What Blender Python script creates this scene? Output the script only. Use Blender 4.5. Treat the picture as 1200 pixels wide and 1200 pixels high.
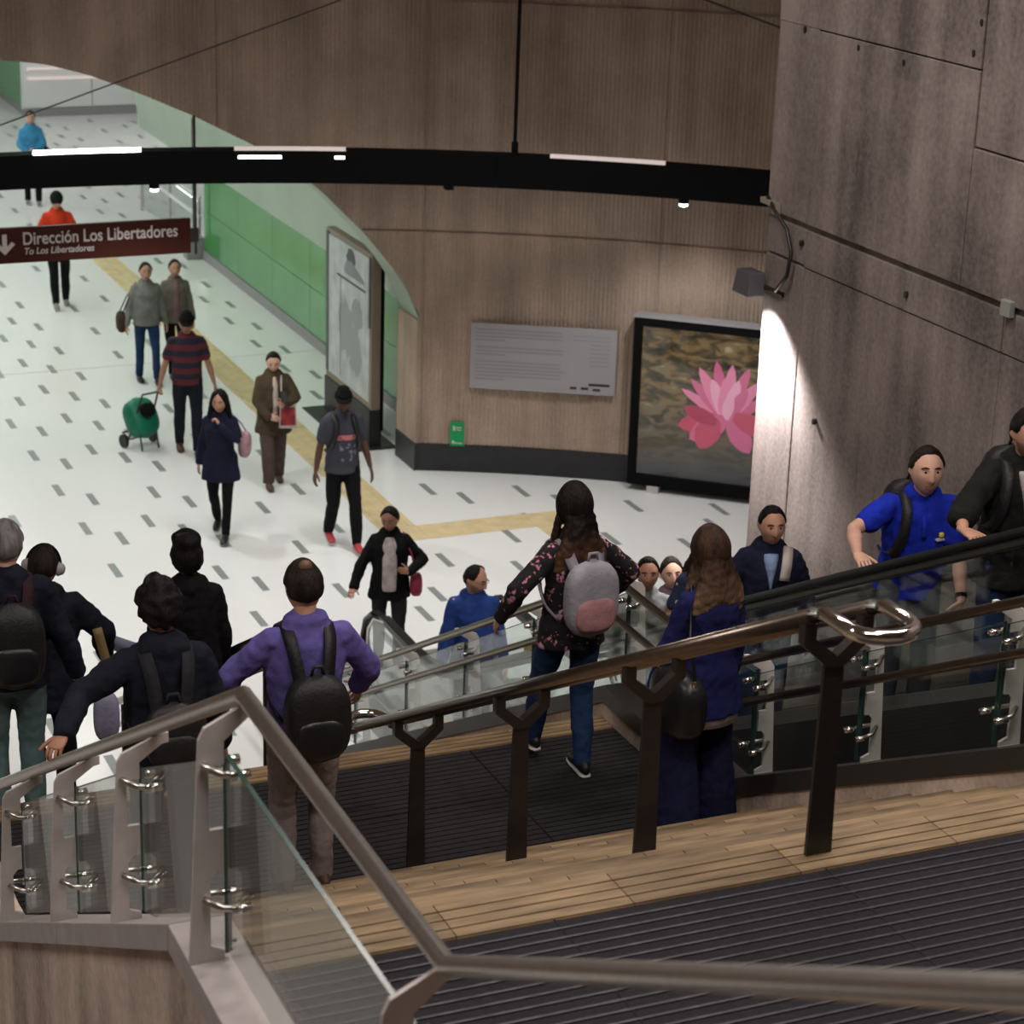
import bpy, bmesh, math, random
import numpy as np
from mathutils import Vector, Matrix, noise as mnoise
random.seed(7); np.random.seed(7)
for o in list(bpy.data.objects): bpy.data.objects.remove(o)
S = bpy.context.scene
COL = S.collection
PI = math.pi

# ------------------------------------------------------------------ camera
HC = 8.4
F_PX, PITCH, ROLL, HEAD = 2622.0, 0.3349, 0.0325, 0.4142
def cam_matrix():
    cp, sp = math.cos(PITCH), math.sin(PITCH)
    m = np.array([[1, 0, 0], [0, -sp, -cp], [0, cp, -sp]])
    c, s = math.cos(ROLL), math.sin(ROLL)
    m = np.array([[c, -s, 0], [s, c, 0], [0, 0, 1]]) @ m
    ct, st = math.cos(HEAD), math.sin(HEAD)
    return m @ np.array([[ct, -st, 0], [st, ct, 0], [0, 0, 1]])
CM = cam_matrix()
def in_view(p, margin=60):
    q = CM @ (np.array(p, float) - [0, 0, HC])
    if q[2] < .1: return False
    u, v = 600 + F_PX * q[0] / q[2], 600 + F_PX * q[1] / q[2]
    return -margin < u < 1200 + margin and -margin < v < 1200 + margin
cam_data = bpy.data.cameras.new('camera'); cam = bpy.data.objects.new('camera', cam_data); COL.objects.link(cam)
cam_data.sensor_width = 36; cam_data.sensor_fit = 'HORIZONTAL'; cam_data.lens = F_PX / 1200 * 36
u_, v_, w_ = CM
cam.matrix_world = Matrix(((u_[0], -v_[0], -w_[0], 0), (u_[1], -v_[1], -w_[1], 0), (u_[2], -v_[2], -w_[2], HC), (0, 0, 0, 1)))
cam_data.clip_start = .1; cam_data.clip_end = 200
cam_data.dof.use_dof = True; cam_data.dof.focus_distance = 11.2; cam_data.dof.aperture_fstop = 4.5
S.camera = cam
S.view_settings.view_transform = 'Standard'; S.view_settings.look = 'None'
S.view_settings.gamma = 1; S.view_settings.use_curve_mapping = False
S.view_settings.exposure = 0.0

# ------------------------------------------------------------------ world and large lights
W = bpy.data.worlds.new('world'); S.world = W; W.use_nodes = True
W.node_tree.nodes['Background'].inputs[0].default_value = (1, .93, .9, 1)
W.node_tree.nodes['Background'].inputs[1].default_value = .06
def area(name, loc, sx, sy, power, color=(1, 1, 1), rot=(0, 0, 0), spread=PI):
    l = bpy.data.lights.new(name, 'AREA'); l.shape = 'RECTANGLE'; l.size = sx; l.size_y = sy
    l.energy = power; l.color = color; l.spread = spread
    o = bpy.data.objects.new(name, l); COL.objects.link(o); o.location = loc; o.rotation_euler = rot
    return o
HALL_COL = (.97, 1, .96)
# corridor vault luminaires (a lamp body is built for each further down)
CORRIDOR_LAMPS = [(4.58 + dx, y) for y in (27.8, 32.5, 37.2, 43, 48) for dx in (-1.2, 1.2)]
for (x, y) in CORRIDOR_LAMPS: area('corridor_lamp_light', (x, y, 4.70), .3, 3.6, 40, HALL_COL)
area('passage_lamp_light', (12.6, 45, 2.9), .3, 4, 45, HALL_COL)
# rotunda: unseen lamp rows hung over the hall floor in front of the escalators
ROTUNDA_LAMPS = [(4.2, 19.6), (8.2, 19.2)]
for (x, y) in ROTUNDA_LAMPS: area('rotunda_lamp_light', (x, y, 7.9), .4, 3.4, 94, (1, .97, .95), (0, 0, 0), 1.75)
# warm dim fill light added over the stairs from unseen lamps
STAIR_FILL = [(2.2, 4.6), (5.9, 6.4), (5.0, 11.2), (-2.2, 8.0)]
for (x, y) in STAIR_FILL: area('stair_lamp_light', (x, y, 9.7), 3.0, .3, 165, (1, .91, .86))

# ------------------------------------------------------------------ materials
MATS = {}
def _nt(name):
    m = bpy.data.materials.new(name); m.use_nodes = True
    nt = m.node_tree; b = nt.nodes['Principled BSDF']; return m, nt, b
def mat(name, col, rough=.6, metal=0., var=.0, vscale=6., bump=0., bscale=40., stretch=(1, 1, 1), trans=0., ior=1.45, spec=.5, coat=0., emit=None, estr=0., detail=4):
    if name in MATS: return MATS[name]
    m, nt, b = _nt(name); N = nt.nodes; L = nt.links
    b.inputs['Base Color'].default_value = (*col, 1); b.inputs['Roughness'].default_value = rough
    b.inputs['Metallic'].default_value = metal; b.inputs['IOR'].default_value = ior
    b.inputs['Transmission Weight'].default_value = trans; b.inputs['Specular IOR Level'].default_value = spec
    b.inputs['Coat Weight'].default_value = coat
    if emit: b.inputs['Emission Color'].default_value = (*emit, 1); b.inputs['Emission Strength'].default_value = estr
    if var or bump:
        tc = N.new('ShaderNodeTexCoord'); mp = N.new('ShaderNodeMapping'); mp.inputs['Scale'].default_value = stretch
        L.new(tc.outputs['Object'], mp.inputs['Vector'])
    if var:
        n = N.new('ShaderNodeTexNoise'); n.inputs['Scale'].default_value = vscale; n.inputs['Detail'].default_value = detail
        L.new(mp.outputs[0], n.inputs['Vector'])
        r = N.new('ShaderNodeValToRGB')
        r.color_ramp.elements[0].position = .3; r.color_ramp.elements[1].position = .72
        r.color_ramp.elements[0].color = (*[c * (1 - var) for c in col], 1)
        r.color_ramp.elements[1].color = (*[min(1, c * (1 + var)) for c in col], 1)
        L.new(n.outputs['Fac'], r.inputs[0]); L.new(r.outputs[0], b.inputs['Base Color'])
    if bump:
        n2 = N.new('ShaderNodeTexNoise'); n2.inputs['Scale'].default_value = bscale; n2.inputs['Detail'].default_value = 4
        L.new(mp.outputs[0], n2.inputs['Vector'])
        bp = N.new('ShaderNodeBump'); bp.inputs['Strength'].default_value = bump; bp.inputs['Distance'].default_value = .02
        L.new(n2.outputs['Fac'], bp.inputs['Height']); L.new(bp.outputs[0], b.inputs['Normal'])
    MATS[name] = m; return m
def cloth(name, col, rough=.9, var=.18, sheen=.0):
    return mat('cloth_' + name, col, rough, 0, var, 9, .35, 26, spec=.2)
def concrete(name, col, var=.35, streak=True, flute=None):
    """board-marked concrete: blotches, vertical streaks, pores; optional fine vertical fluting"""
    if name in MATS: return MATS[name]
    m, nt, b = _nt(name); N = nt.nodes; L = nt.links
    b.inputs['Roughness'].default_value = .85; b.inputs['Specular IOR Level'].default_value = .25
    tc = N.new('ShaderNodeTexCoord')
    def nz(scale, st, det=5):
        mp = N.new('ShaderNodeMapping'); mp.inputs['Scale'].default_value = st; L.new(tc.outputs['Object'], mp.inputs['Vector'])
        n = N.new('ShaderNodeTexNoise'); n.inputs['Scale'].default_value = scale; n.inputs['Detail'].default_value = det
        L.new(mp.outputs[0], n.inputs['Vector']); return n
    n1 = nz(1.1, (1, 1, 1), 9); n2 = nz(3.6, (1, 1, .09), 8); n3 = nz(30, (1, 1, 1), 6)
    def mix(a, bb, f):
        x = N.new('ShaderNodeMix'); x.data_type = 'FLOAT'; x.inputs[0].default_value = f
        L.new(a, x.inputs[2]); L.new(bb, x.inputs[3]); return x.outputs[0]
    s = mix(n1.outputs['Fac'], n2.outputs['Fac'], .5); s = mix(s, n3.outputs['Fac'], .2)
    r = N.new('ShaderNodeValToRGB'); e = r.color_ramp.elements
    e[0].position = .37; e[1].position = .62
    e[0].color = (*[c * (1 - var) for c in col], 1); e[1].color = (*[min(1, c * (1 + var)) for c in col], 1)
    L.new(s, r.inputs[0]); L.new(r.outputs[0], b.inputs['Base Color'])
    bp = N.new('ShaderNodeBump'); bp.inputs['Strength'].default_value = .35; bp.inputs['Distance'].default_value = .02
    L.new(s, bp.inputs['Height']); L.new(bp.outputs[0], b.inputs['Normal'])
    MATS[name] = m; return m
def glass_mat(name, tint=(.85, .93, .9), rough=.02):
    if name in MATS: return MATS[name]
    m = bpy.data.materials.new(name); m.use_nodes = True; nt = m.node_tree; N = nt.nodes; L = nt.links
    for n in list(N): N.remove(n)
    out = N.new('ShaderNodeOutputMaterial'); tr = N.new('ShaderNodeBsdfTransparent'); gl = N.new('ShaderNodeBsdfGlossy')
    tr.inputs[0].default_value = (*tint, 1); gl.inputs['Roughness'].default_value = rough
    fr = N.new('ShaderNodeFresnel'); ge = N.new('ShaderNodeNewGeometry'); ma = N.new('ShaderNodeMath'); ma.operation = 'MULTIPLY_ADD'
    L.new(ge.outputs['Backfacing'], ma.inputs[0]); ma.inputs[1].default_value = 1 / 1.5 - 1.5; ma.inputs[2].default_value = 1.5
    L.new(ma.outputs[0], fr.inputs[0])      # same reflectance on both faces of the pane
    mx = N.new('ShaderNodeMixShader'); L.new(fr.outputs[0], mx.inputs[0]); L.new(tr.outputs[0], mx.inputs[1]); L.new(gl.outputs[0], mx.inputs[2])
    L.new(mx.outputs[0], out.inputs[0]); MATS[name] = m; return m

M_FLOOR = mat('white_terrazzo', (.80, .81, .79), .22, 0, .03, 60, spec=.5)
M_TILE = mat('grey_inlay', (.25, .272, .265), .35, 0, .15, 20)
M_YEL_FLOOR = mat('tactile_yellow', (.66, .53, .30), .5, 0, .12, 5)
M_WALLB = concrete('rotunda_concrete', (.37, .28, .22), .30)
M_WALLR = concrete('stair_concrete', (.235, .195, .182), .55)
M_PARA = concrete('parapet_concrete', (.58, .47, .39), .45)
M_DARKBASE = mat('black_stone', (.02, .02, .022), .45, 0, .2, 10)
M_STEEL = mat('brushed_steel', (.60, .57, .54), .30, 1., .06, 30)
M_STEEL_D = mat('satin_steel_plate', (.60, .55, .53), .45, .25, .08, 14)
M_CHROME = mat('polished_steel', (.78, .76, .73), .10, 1.)
M_RAILB = mat('bronze_steel', (.22, .18, .15), .28, 1., .1, 20)
M_POST = mat('dark_post_steel', (.065, .055, .052), .42, .7, .1, 20)
M_BLACK = mat('black_metal', (.004, .004, .0045), .75, spec=.12)
M_RUBBER = mat('black_rubber', (.012, .012, .013), .38, spec=.4)
M_CAP = mat('grey_metal_cap', (.42, .375, .37), .5, .2, .1, 8)
M_MAT = mat('dark_mat_fibre', (.009, .008, .011), .95, 0, .4, 60, .4, 120)
M_MATBAR = mat('mat_aluminium', (.075, .068, .078), .5, .6, .3, 20)
M_MAT2 = mat('dark_landing_mat', (.011, .010, .011), .85, 0, .35, 20)
M_NOSE = mat('ochre_step_tile', (.235, .16, .085), .6, 0, .42, 5, .2, 50, (.7, 5, 5))
_nt2 = M_NOSE.node_tree; _oi = _nt2.nodes.new('ShaderNodeObjectInfo'); _hv = _nt2.nodes.new('ShaderNodeHueSaturation')
_mr = _nt2.nodes.new('ShaderNodeMapRange'); _mr.inputs[3].default_value = .62; _mr.inputs[4].default_value = 1.25
_b2 = _nt2.nodes['Principled BSDF']; _src = _b2.inputs['Base Color'].links[0].from_socket
_nt2.links.new(_oi.outputs['Random'], _mr.inputs[0]); _nt2.links.new(_mr.outputs[0], _hv.inputs['Value'])
_nt2.links.new(_src, _hv.inputs['Color']); _nt2.links.new(_hv.outputs[0], _b2.inputs['Base Color'])
M_RISER = mat('step_riser', (.16, .12, .09), .8, 0, .25, 6)
M_GLASS = glass_mat('rail_glass', (.91, .945, .93))
M_GLASS2 = glass_mat('escalator_glass', (.94, .96, .955))
M_GEDGE = mat('glass_edge', (.03, .07, .06), .2)
M_GREEN = mat('green_glass_cladding', (.055, .27, .065), .16, 0, .10, 1.2, spec=.6)
M_VAULT = mat('pale_green_vault', (.35, .43, .35), .35, 0, .08, 1.0)
M_WHITE = mat('white_paint', (.78, .79, .78), .5)
M_GREY = mat('grey_paint', (.30, .29, .30), .5)
M_LAMP = mat('lamp_diffuser', (1, 1, 1), .5, emit=(1, 1, .98), estr=9.)
M_LAMP_S = mat('lamp_diffuser_soft', (.5, .45, .43), .5, emit=(1, .84, .80), estr=.42)
M_TOE = mat('escalator_step_metal', (.17, .17, .17), .5, .7, .2, 30)

# ------------------------------------------------------------------ mesh builder
class MB:
    def __init__(self): self.v = []; self.f = []
    def add(self, vs, fs):
        o = len(self.v); self.v += [tuple(map(float, p)) for p in vs]; self.f += [tuple(i + o for i in f) for f in fs]; return self
    def box(self, a, b):
        (x0, y0, z0), (x1, y1, z1) = a, b
        return self.add([(x0, y0, z0), (x1, y0, z0), (x1, y1, z0), (x0, y1, z0), (x0, y0, z1), (x1, y0, z1), (x1, y1, z1), (x0, y1, z1)],
                        [(0, 3, 2, 1), (4, 5, 6, 7), (0, 1, 5, 4), (1, 2, 6, 5), (2, 3, 7, 6), (3, 0, 4, 7)])
    def hexa(self, p):   # 8 points: bottom 4 ccw, top 4 ccw
        return self.add(p, [(0, 3, 2, 1), (4, 5, 6, 7), (0, 1, 5, 4), (1, 2, 6, 5), (2, 3, 7, 6), (3, 0, 4, 7)])
    def prism(self, poly, axis, a, b):
        """poly: 2D points; axis 'x': (y,z), 'y': (x,z), 'z': (x,y)"""
        def P(q, t): return {'x': (t, q[0], q[1]), 'y': (q[0], t, q[1]), 'z': (q[0], q[1], t)}[axis]
        n = len(poly)
        vs = [P(q, a) for q in poly] + [P(q, b) for q in poly]
        fs = [tuple(range(n))[::-1], tuple(range(n, 2 * n))] + [(i, (i + 1) % n, n + (i + 1) % n, n + i) for i in range(n)]
        return self.add(vs, fs)
    def rings(self, R, cap=True, closed=False):
        n = len(R[0]); vs = [p for r in R for p in r]; fs = []; m = len(R)
        for k in range(m if closed else m - 1):
            k2 = (k + 1) % m
            for i in range(n): fs.append((k * n + i, k * n + (i + 1) % n, k2 * n + (i + 1) % n, k2 * n + i))
        if cap and not closed:
            vs += [tuple(np.mean(R[0], 0)), tuple(np.mean(R[-1], 0))]; a = m * n
            for i in range(n): fs.append((a, (i + 1) % n, i)); fs.append((a + 1, (m - 1) * n + i, (m - 1) * n + (i + 1) % n))
        return self.add(vs, fs)
    def tube(self, pts, r, seg=12, closed=False):
        pts = [Vector(p) for p in pts]; n = len(pts); R = []
        prev = None
        for i, p in enumerate(pts):
            if closed: t = (pts[(i + 1) % n] - pts[i - 1])
            else: t = (pts[min(i + 1, n - 1)] - pts[max(i - 1, 0)])
            t.normalize()
            if prev is None:
                a = Vector((0, 0, 1)) if abs(t.z) < .9 else Vector((1, 0, 0)); prev = t.cross(a).normalized()
            s = (prev - t * prev.dot(t)).normalized(); prev = s; u = t.cross(s)
            rr = r[i] if isinstance(r, (list, tuple)) else r
            # mitre
            k = 1.
            if 0 < i < n - 1 or closed:
                d1 = (pts[i] - pts[i - 1]).normalized(); k = 1 / max(.5, d1.dot(t))
            R.append([tuple(p + (s * math.cos(2 * PI * j / seg) + u * math.sin(2 * PI * j / seg)) * rr * (k if k < 1.3 else 1.3)) for j in range(seg)])
        return self.rings(R, True, closed)
    def mesh(self, name, mats=(), smooth=False):
        me = bpy.data.meshes.new(name); me.from_pydata(self.v, [], self.f)
        bm = bmesh.new(); bm.from_mesh(me); bmesh.ops.recalc_face_normals(bm, faces=bm.faces); bm.to_mesh(me); bm.free()
        for m in mats: me.materials.append(m)
        if smooth:
            me.shade_smooth()
            if smooth is not True: me.set_sharp_from_angle(angle=smooth)
        return me
def link(name, me, parent=None, loc=None):
    o = bpy.data.objects.new(name, me); COL.objects.link(o)
    if parent: o.parent = parent
    if loc is not None: o.location = loc
    return o
def obj(name, mb, m, parent=None, smooth=False, loc=None, bevel=0):
    o = link(name, mb.mesh(name, [m] if not isinstance(m, (list, tuple)) else m, smooth), parent, loc)
    if bevel:
        b = o.modifiers.new('bevel', 'BEVEL'); b.width = bevel; b.segments = 2; b.limit_method = 'ANGLE'
    return o
def tag(o, label, cat, group=None):
    o['label'] = label; o['category'] = cat
    if group: o['group'] = group
    return o
def thing(name, label, cat, loc=(0, 0, 0), rz=0, group=None):
    o = bpy.data.objects.new(name, None); COL.objects.link(o); o.location = loc; o.rotation_euler = (0, 0, rz); o.empty_display_size = .1
    return tag(o, label, cat, group)
def struct(o): o['kind'] = 'structure'; return o
# ================================================================== SETTING
CX, CY, RW = 4.583, 12.615, 12.17
ARCH = [(0, 4.87), (.5, 4.82), (1, 4.69), (1.5, 4.50), (2.15, 4.22), (2.84, 3.87), (3.5, 3.42), (4.06, 2.84), (4.44, 2.34), (4.62, 1.96), (4.66, 1.80)]
def arch_z(dx):
    dx = abs(dx)
    if dx >= 4.66: return 0.
    return float(np.interp(dx, [a for a, _ in ARCH], [b for _, b in ARCH]))
def cylp(phi, r, z): return (CX + r * math.sin(phi), CY + r * math.cos(phi), z)

# hall floor with inlaid tiles
floor = struct(obj('floor', MB().box((-7, 9, -.25), (16.5, 55, 0)), M_FLOOR))
tile_cols = [(5.02, 1.30), (5.32, .87), (5.73, 1.33), (6.04, .90), (6.34, .45), (7.07, 0.), (7.65, .5), (7.97, .96), (8.41, .5)]
spots = []
for rep in (-2, -1, 0, 1, 2):
    for x0, ph in tile_cols:
        x = x0 + 4.07 * rep
        for k in range(10, 40):
            y = k * 1.372 + ph + .10 * rep - .20
            if y < 16.9 or y > 49.6 or x < -1 or x > 15.5: continue
            if abs(x - 8.3) < .34 and y > 21.4: continue
            if x > 9.75 and 23.0 < y < 39.8: continue
            if math.hypot(x - CX, y - CY) > RW - .3 and y < 24.9: continue
            if 9.85 < x and y < 39.8 and y > 25: continue
            spots.append((x, y))
vis = sorted([s for s in spots if in_view((*s, 0), 20)], key=lambda s: s[1])
tm = MB().box((-.04, -.21, -.004), (.04, .21, .0015)).mesh('floor_tile', [M_TILE])
for (x, y) in vis[:300]: link('floor_tile', tm, floor, (x, y, 0))
rest = vis[300:] + [s for s in spots if s not in set(vis)]
mb = MB()
for (x, y) in rest: mb.box((x - .04, y - .21, -.004), (x + .04, y + .21, .0015))
o = obj('floor_tile_field', mb, M_TILE, floor); o['kind'] = 'stuff'
for (y, x0, x1) in ((29.42, -.6, 9.8), (38.4, -.6, 9.8)):
    obj('floor_joint', MB().box((x0, y - .006, -.003), (x1, y + .006, .0012)), M_GREY, floor)
# tactile paving: bars
def tactile_run(x0, y0, x1, y1, along):
    base = obj('tactile_tile', MB().box((x0, y0, -.002), (x1, y1, .003)), M_YEL_FLOOR, floor)
    m = MB(); w = .026
    if along == 'y':
        n = max(1, int((x1 - x0) / .11))
        for i in range(n): c = x0 + (i + .5) * (x1 - x0) / n; m.box((c - w / 2, y0 + .02, .003), (c + w / 2, y1 - .02, .009))
    obj('tactile_bars', m, M_YEL_FLOOR, base) if m.v else None
for k in range(12): tactile_run(8.07, 22.02 + 1.3 * k, 8.50, 22.02 + 1.3 * k + 1.29, 'y')
for k in range(4): tactile_run(8.07 + k * .43, 21.55, 8.07 + k * .43 + .427, 22.0, 'n')
for k in range(3): tactile_run(9.79, 21.55 - .43 * (k - 1) - .43, 10.21, 21.55 - .43 * (k - 1) - .003, 'n')

# rotunda wall: core + fluted panels with joints
def wall_cols(phi0, phi1, z0, z1, rin, rout, step, flute):
    n = max(2, int((phi1 - phi0) / step)); R = []
    runs = []
    crit = [math.asin(s * 4.66 / RW) for s in (-1, 1)]
    phis = sorted(set([phi0 + (phi1 - phi0) * i / n for i in range(n + 1)] + [c + e for c in crit for e in (-1e-4, 1e-4) if phi0 < c < phi1]))
    for i, p in enumerate(phis):
        zb = max(z0, arch_z(RW * math.sin(p)))
        if zb >= z1 - .002:
            if len(R) > 1: runs.append(R)
            R = []; continue
        ri = rin + (flute if (i // 2) % 2 else 0)
        R.append([cylp(p, ri, zb), cylp(p, ri, z1), cylp(p, rout, z1), cylp(p, rout, zb)])
    if len(R) > 1: runs.append(R)
    return runs
core = MB()
for R in wall_cols(-1.35, 1.35, 0, 10, RW + .03, RW + .6, .02, 0): core.rings(R)
wall_back = struct(obj('wall_back', core, M_WALLB))
step = .0125 / RW
edges_phi = [-1.3, -1.05, -.8, -.55, -.30, -.05, .20, .395, .62, .86, 1.1, 1.3]
for (z0, z1) in ((.34, 2.905), (2.935, 5.54), (5.575, 9.95)):
    for a, b in zip(edges_phi[:-1], edges_phi[1:]):
        vis_p = b > -.35 and a < .9
        for R in wall_cols(a + .0004, b - .0004, z0, z1, RW, RW + .035, step if vis_p else .03, .010 if vis_p else 0):
            obj('wall_panel', MB().rings(R), M_WALLB, wall_back)
mb = MB()
for R in wall_cols(-1.3, 1.3, 0, .335, RW - .012, RW + .03, .02, 0): mb.rings(R)
struct(obj('baseboard_back', mb, M_DARKBASE))
# pier return beside the arch
for s in (-1, 1):
    mb = MB().box((CX + s * 4.66 - .05, 23.86, .34), (CX + s * 4.66 + .05 + (.3 if s > 0 else 0), 24.5, 1.85))
    obj('arch_jamb', mb, M_WALLB, wall_back)
    obj('arch_jamb_base', MB().box((CX + s * 4.66 - .062, 23.85, 0), (CX + s * 4.66 + .35, 24.5, .335)), M_DARKBASE, wall_back)
# arch soffit rim
mb = MB(); R = []
for t in np.linspace(-1, 1, 61):
    dx = 4.66 * t; z = arch_z(dx * .9999); y = CY + math.sqrt((RW) ** 2 - dx * dx)
    R.append([(CX + dx, y + .02, z), (CX + dx, y + .62, z + .0), (CX + dx, y + .62, z + .03), (CX + dx, y + .02, z + .03)])
obj('arch_soffit', mb.rings(R), M_VAULT, wall_back)

# corridor vault
def vault(name, y0, y1, a0=0., a1=PI):
    R = []
    for t in np.linspace(a0, a1, 33):
        c, s = math.cos(t), math.sin(t)
        ya, yb = (CY + math.sqrt((RW + .35) ** 2 - (q * c) ** 2) for q in (5.27, 5.5))
        R.append([(CX + 5.27 * c, ya, 1.5 + 3.55 * s), (CX + 5.27 * c, y1, 1.5 + 3.55 * s), (CX + 5.5 * c, y1, 1.5 + 3.8 * s), (CX + 5.5 * c, yb, 1.5 + 3.8 * s)])
    return MB().rings(R)
struct(obj('ceiling_vault', vault('v', 24.45, 39.7), M_VAULT, smooth=.6))
struct(obj('ceiling_corridor', MB().box((-1, 39.7, 5.05), (16.3, 55, 5.3)), M_WHITE))
struct(obj('ceiling_passage', MB().box((9.95, 35.2, 3.1), (16.3, 39.7, 5.3)), M_WHITE))
# green glass wall: backing + separate panels + kick strip
wall_right_hall = struct(obj('wall_green', MB().box((9.872, 24.45, 0), (10.2, 35.42, 1.52)), M_GREY))
ys = [24.45, 26.25, 28.05, 29.85, 31.65, 33.45, 35.40]
for a, b in zip(ys[:-1], ys[1:]):
    obj('glass_panel', MB().box((9.85, a + .004, .16), (9.872, b - .004, .83)), M_GREEN, wall_right_hall)
    obj('glass_panel', MB().box((9.85, a + .004, .838), (9.872, b - .004, 1.50)), M_GREEN, wall_right_hall)
struct(obj('baseboard_right', MB().box((9.825, 24.45, 0), (9.872, 35.42, .155)), M_GREY))
wl = struct(obj('wall_left_hall', MB().box((-1.1, 24.45, 0), (-.706, 54, 1.52)), M_GREY))
for k in range(12):
    obj('glass_panel', MB().box((-.706, 24.5 + 2.4 * k, .16), (-.684, 26.89 + 2.4 * k, 1.5)), M_GREEN, wl)
# far end
wall_far = struct(obj('wall_far', MB().box((9.86, 50.1, 0), (16.3, 50.4, 5.1)), M_WHITE))
struct(obj('baseboard_far', MB().box((9.8, 50.02, 0), (16.3, 50.1, .17)), M_GREY))
for k in range(4):
    obj('wall_panel', MB().box((9.9 + 1.5 * k, 50.06, .2), (11.37 + 1.5 * k, 50.1, 2.4)), M_WHITE, wall_far)
for z in (.82, 1.04):
    o = obj('wall_lamp_strip', MB().box((9.95, 49.97, z), (11.9, 50.05, z + .05)), M_LAMP_S, wall_far)  # glowing bars imitate bright reflections on the polished far wall
wg2 = struct(obj('wall_green_far', MB().box((9.872, 50.4, 0), (10.2, 55, 1.52)), M_GREY))
for k in range(2): obj('glass_panel', MB().box((9.85, 50.4 + 2.3 * k, .16), (9.872, 52.69 + 2.3 * k, 1.5)), M_GREEN, wg2)
struct(obj('wall_passage', MB().box((16.2, 35.2, 0), (16.5, 50.4, 5.2)), M_WHITE))
struct(obj('wall_passage_near', MB().box((10.2, 35.0, 0), (16.5, 35.25, 5.2)), M_WHITE))
struct(obj('wall_end', MB().box((-1, 54.6, 0), (10, 54.9, 5.2)), M_WHITE))
# end column of the green wall and the passage balustrade
t = thing('wall_end_post', 'thin dark post on a grey block where the green glass wall ends', 'post', (9.72, 35.55, 0))
obj('block', MB().box((-.16, -.12, 0), (.14, .14, .36)), M_GREY, t, bevel=.01)
obj('post', MB().tube([(0, 0, .36), (0, 0, 2.5)], .022, 10), M_POST, t, True)
t = thing('passage_balustrade', 'glass balustrade with two pale rails at the far side passage', 'balustrade', (9.85, 37.6, 0))
for z in (.98, .66): obj('rail', MB().tube([(0, -1.95, z), (0, 2.0, z)], .035, 10), M_WHITE, t, True)
obj('glass_pane', MB().box((-.01, -1.95, .1), (.01, 2.0, .9)), M_GLASS, t)
for yy in (-1.9, 0, 1.95): obj('post', MB().box((-.02, yy - .03, 0), (.02, yy + .03, .98)), M_STEEL_D, t)

# tall concrete wall beside the escalator: core + cast panels
wall_right = struct(obj('wall_right', MB().box((8.03, 3.0, 0), (8.9, 13.78, 10)), M_WALLR))
def wpanel(y0, y1, z0, z1, x=8.0):
    obj('wall_panel', MB().box((x, y0, z0), (8.05, y1, z1)), M_WALLR, wall_right, bevel=.006)
wpanel(13.27, 13.8, 0, 4.93); wpanel(13.27, 13.8, 4.95, 5.20)
wpanel(10.9, 13.262, 0, 4.93, 8.004); wpanel(10.9, 13.262, 4.938, 5.20, 7.995)
wpanel(8.3, 10.892, 0, 4.93); wpanel(8.3, 10.892, 4.938, 5.20, 7.995); wpanel(3, 8.292, 0, 5.2)
wpanel(13.27, 13.8, 5.245, 6.60, 7.985); wpanel(11.37, 13.264, 5.245, 6.565, 7.98); wpanel(11.37, 13.8, 6.575, 10, 7.98)
wpanel(8.6, 11.362, 5.245, 6.10, 7.98); wpanel(8.6, 11.362, 6.112, 10, 7.992); wpanel(3, 8.59, 5.245, 10, 7.98)
for (y, z) in ((12.75, 6.52), (12.2, 6.50), (11.45, 6.66), (13.3, 5.10), (11.95, 5.05), (12.95, 3.9), (10.95, 3.85), (9.6, 3.9), (13.45, 6.55), (11.4, 6.85), (10.4, 5.75), (9.2, 5.7)):
    R = [[(7.975, y + .016 * math.cos(a), z + .022 * math.sin(a)) for a in np.linspace(0, 2 * PI, 9)[:-1]], [(8.01, y + .016 * math.cos(a), z + .022 * math.sin(a)) for a in np.linspace(0, 2 * PI, 9)[:-1]]]
    obj('tie_hole', MB().rings(R), M_DARKBASE, wall_right)
# enclosure out of frame, ceiling
struct(obj('ceiling', MB().box((-8, -4, 10), (18, 25.5, 10.3)), M_WALLB))
struct(obj('wall_left', MB().box((-7.6, -4, 0), (-7.2, 16, 10)), M_WALLB))
struct(obj('wall_rear', MB().box((-7.6, -4.3, 0), (9, -4, 10)), M_WALLB))
struct(obj('wall_right_rear', MB().box((8.1, -4, 0), (8.5, 3, 10)), M_WALLR))

# lamp bodies
for (x, y) in CORRIDOR_LAMPS:
    t = thing('corridor_lamp', 'long white linear lamp under the corridor vault', 'lamp', (x, y, 4.72), 0, 'corridor vault lamps')
    obj('housing', MB().box((-.17, -1.85, .015), (.17, 1.85, .09)), M_WHITE, t); obj('diffuser', MB().box((-.15, -1.8, .0), (.15, 1.8, .015)), M_LAMP, t)
    obj('rod', MB().tube([(0, 0, .09), (0, 0, .20)], .012, 6), M_GREY, t)
for (x, y) in ROTUNDA_LAMPS + STAIR_FILL:
    lng = (x, y) in STAIR_FILL; z = 9.72 if lng else 7.92  # those over the stairs are added bodies for the fill light
    t = thing('ceiling_lamp', 'long unseen lamp added under the concrete ceiling', 'lamp', (x, y, z), PI / 2 if lng else 0, 'unseen lamps added high over the hall and stairs')
    obj('housing', MB().box((-.24, -1.8, .015), (.24, 1.8, .1)), M_GREY, t); obj('diffuser', MB().box((-.2, -1.7, 0), (.2, 1.7, .015)), M_LAMP_S, t)
    obj('rod', MB().tube([(0, 0, .1), (0, 0, 10 - z)], .012, 6), M_GREY, t)

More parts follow.
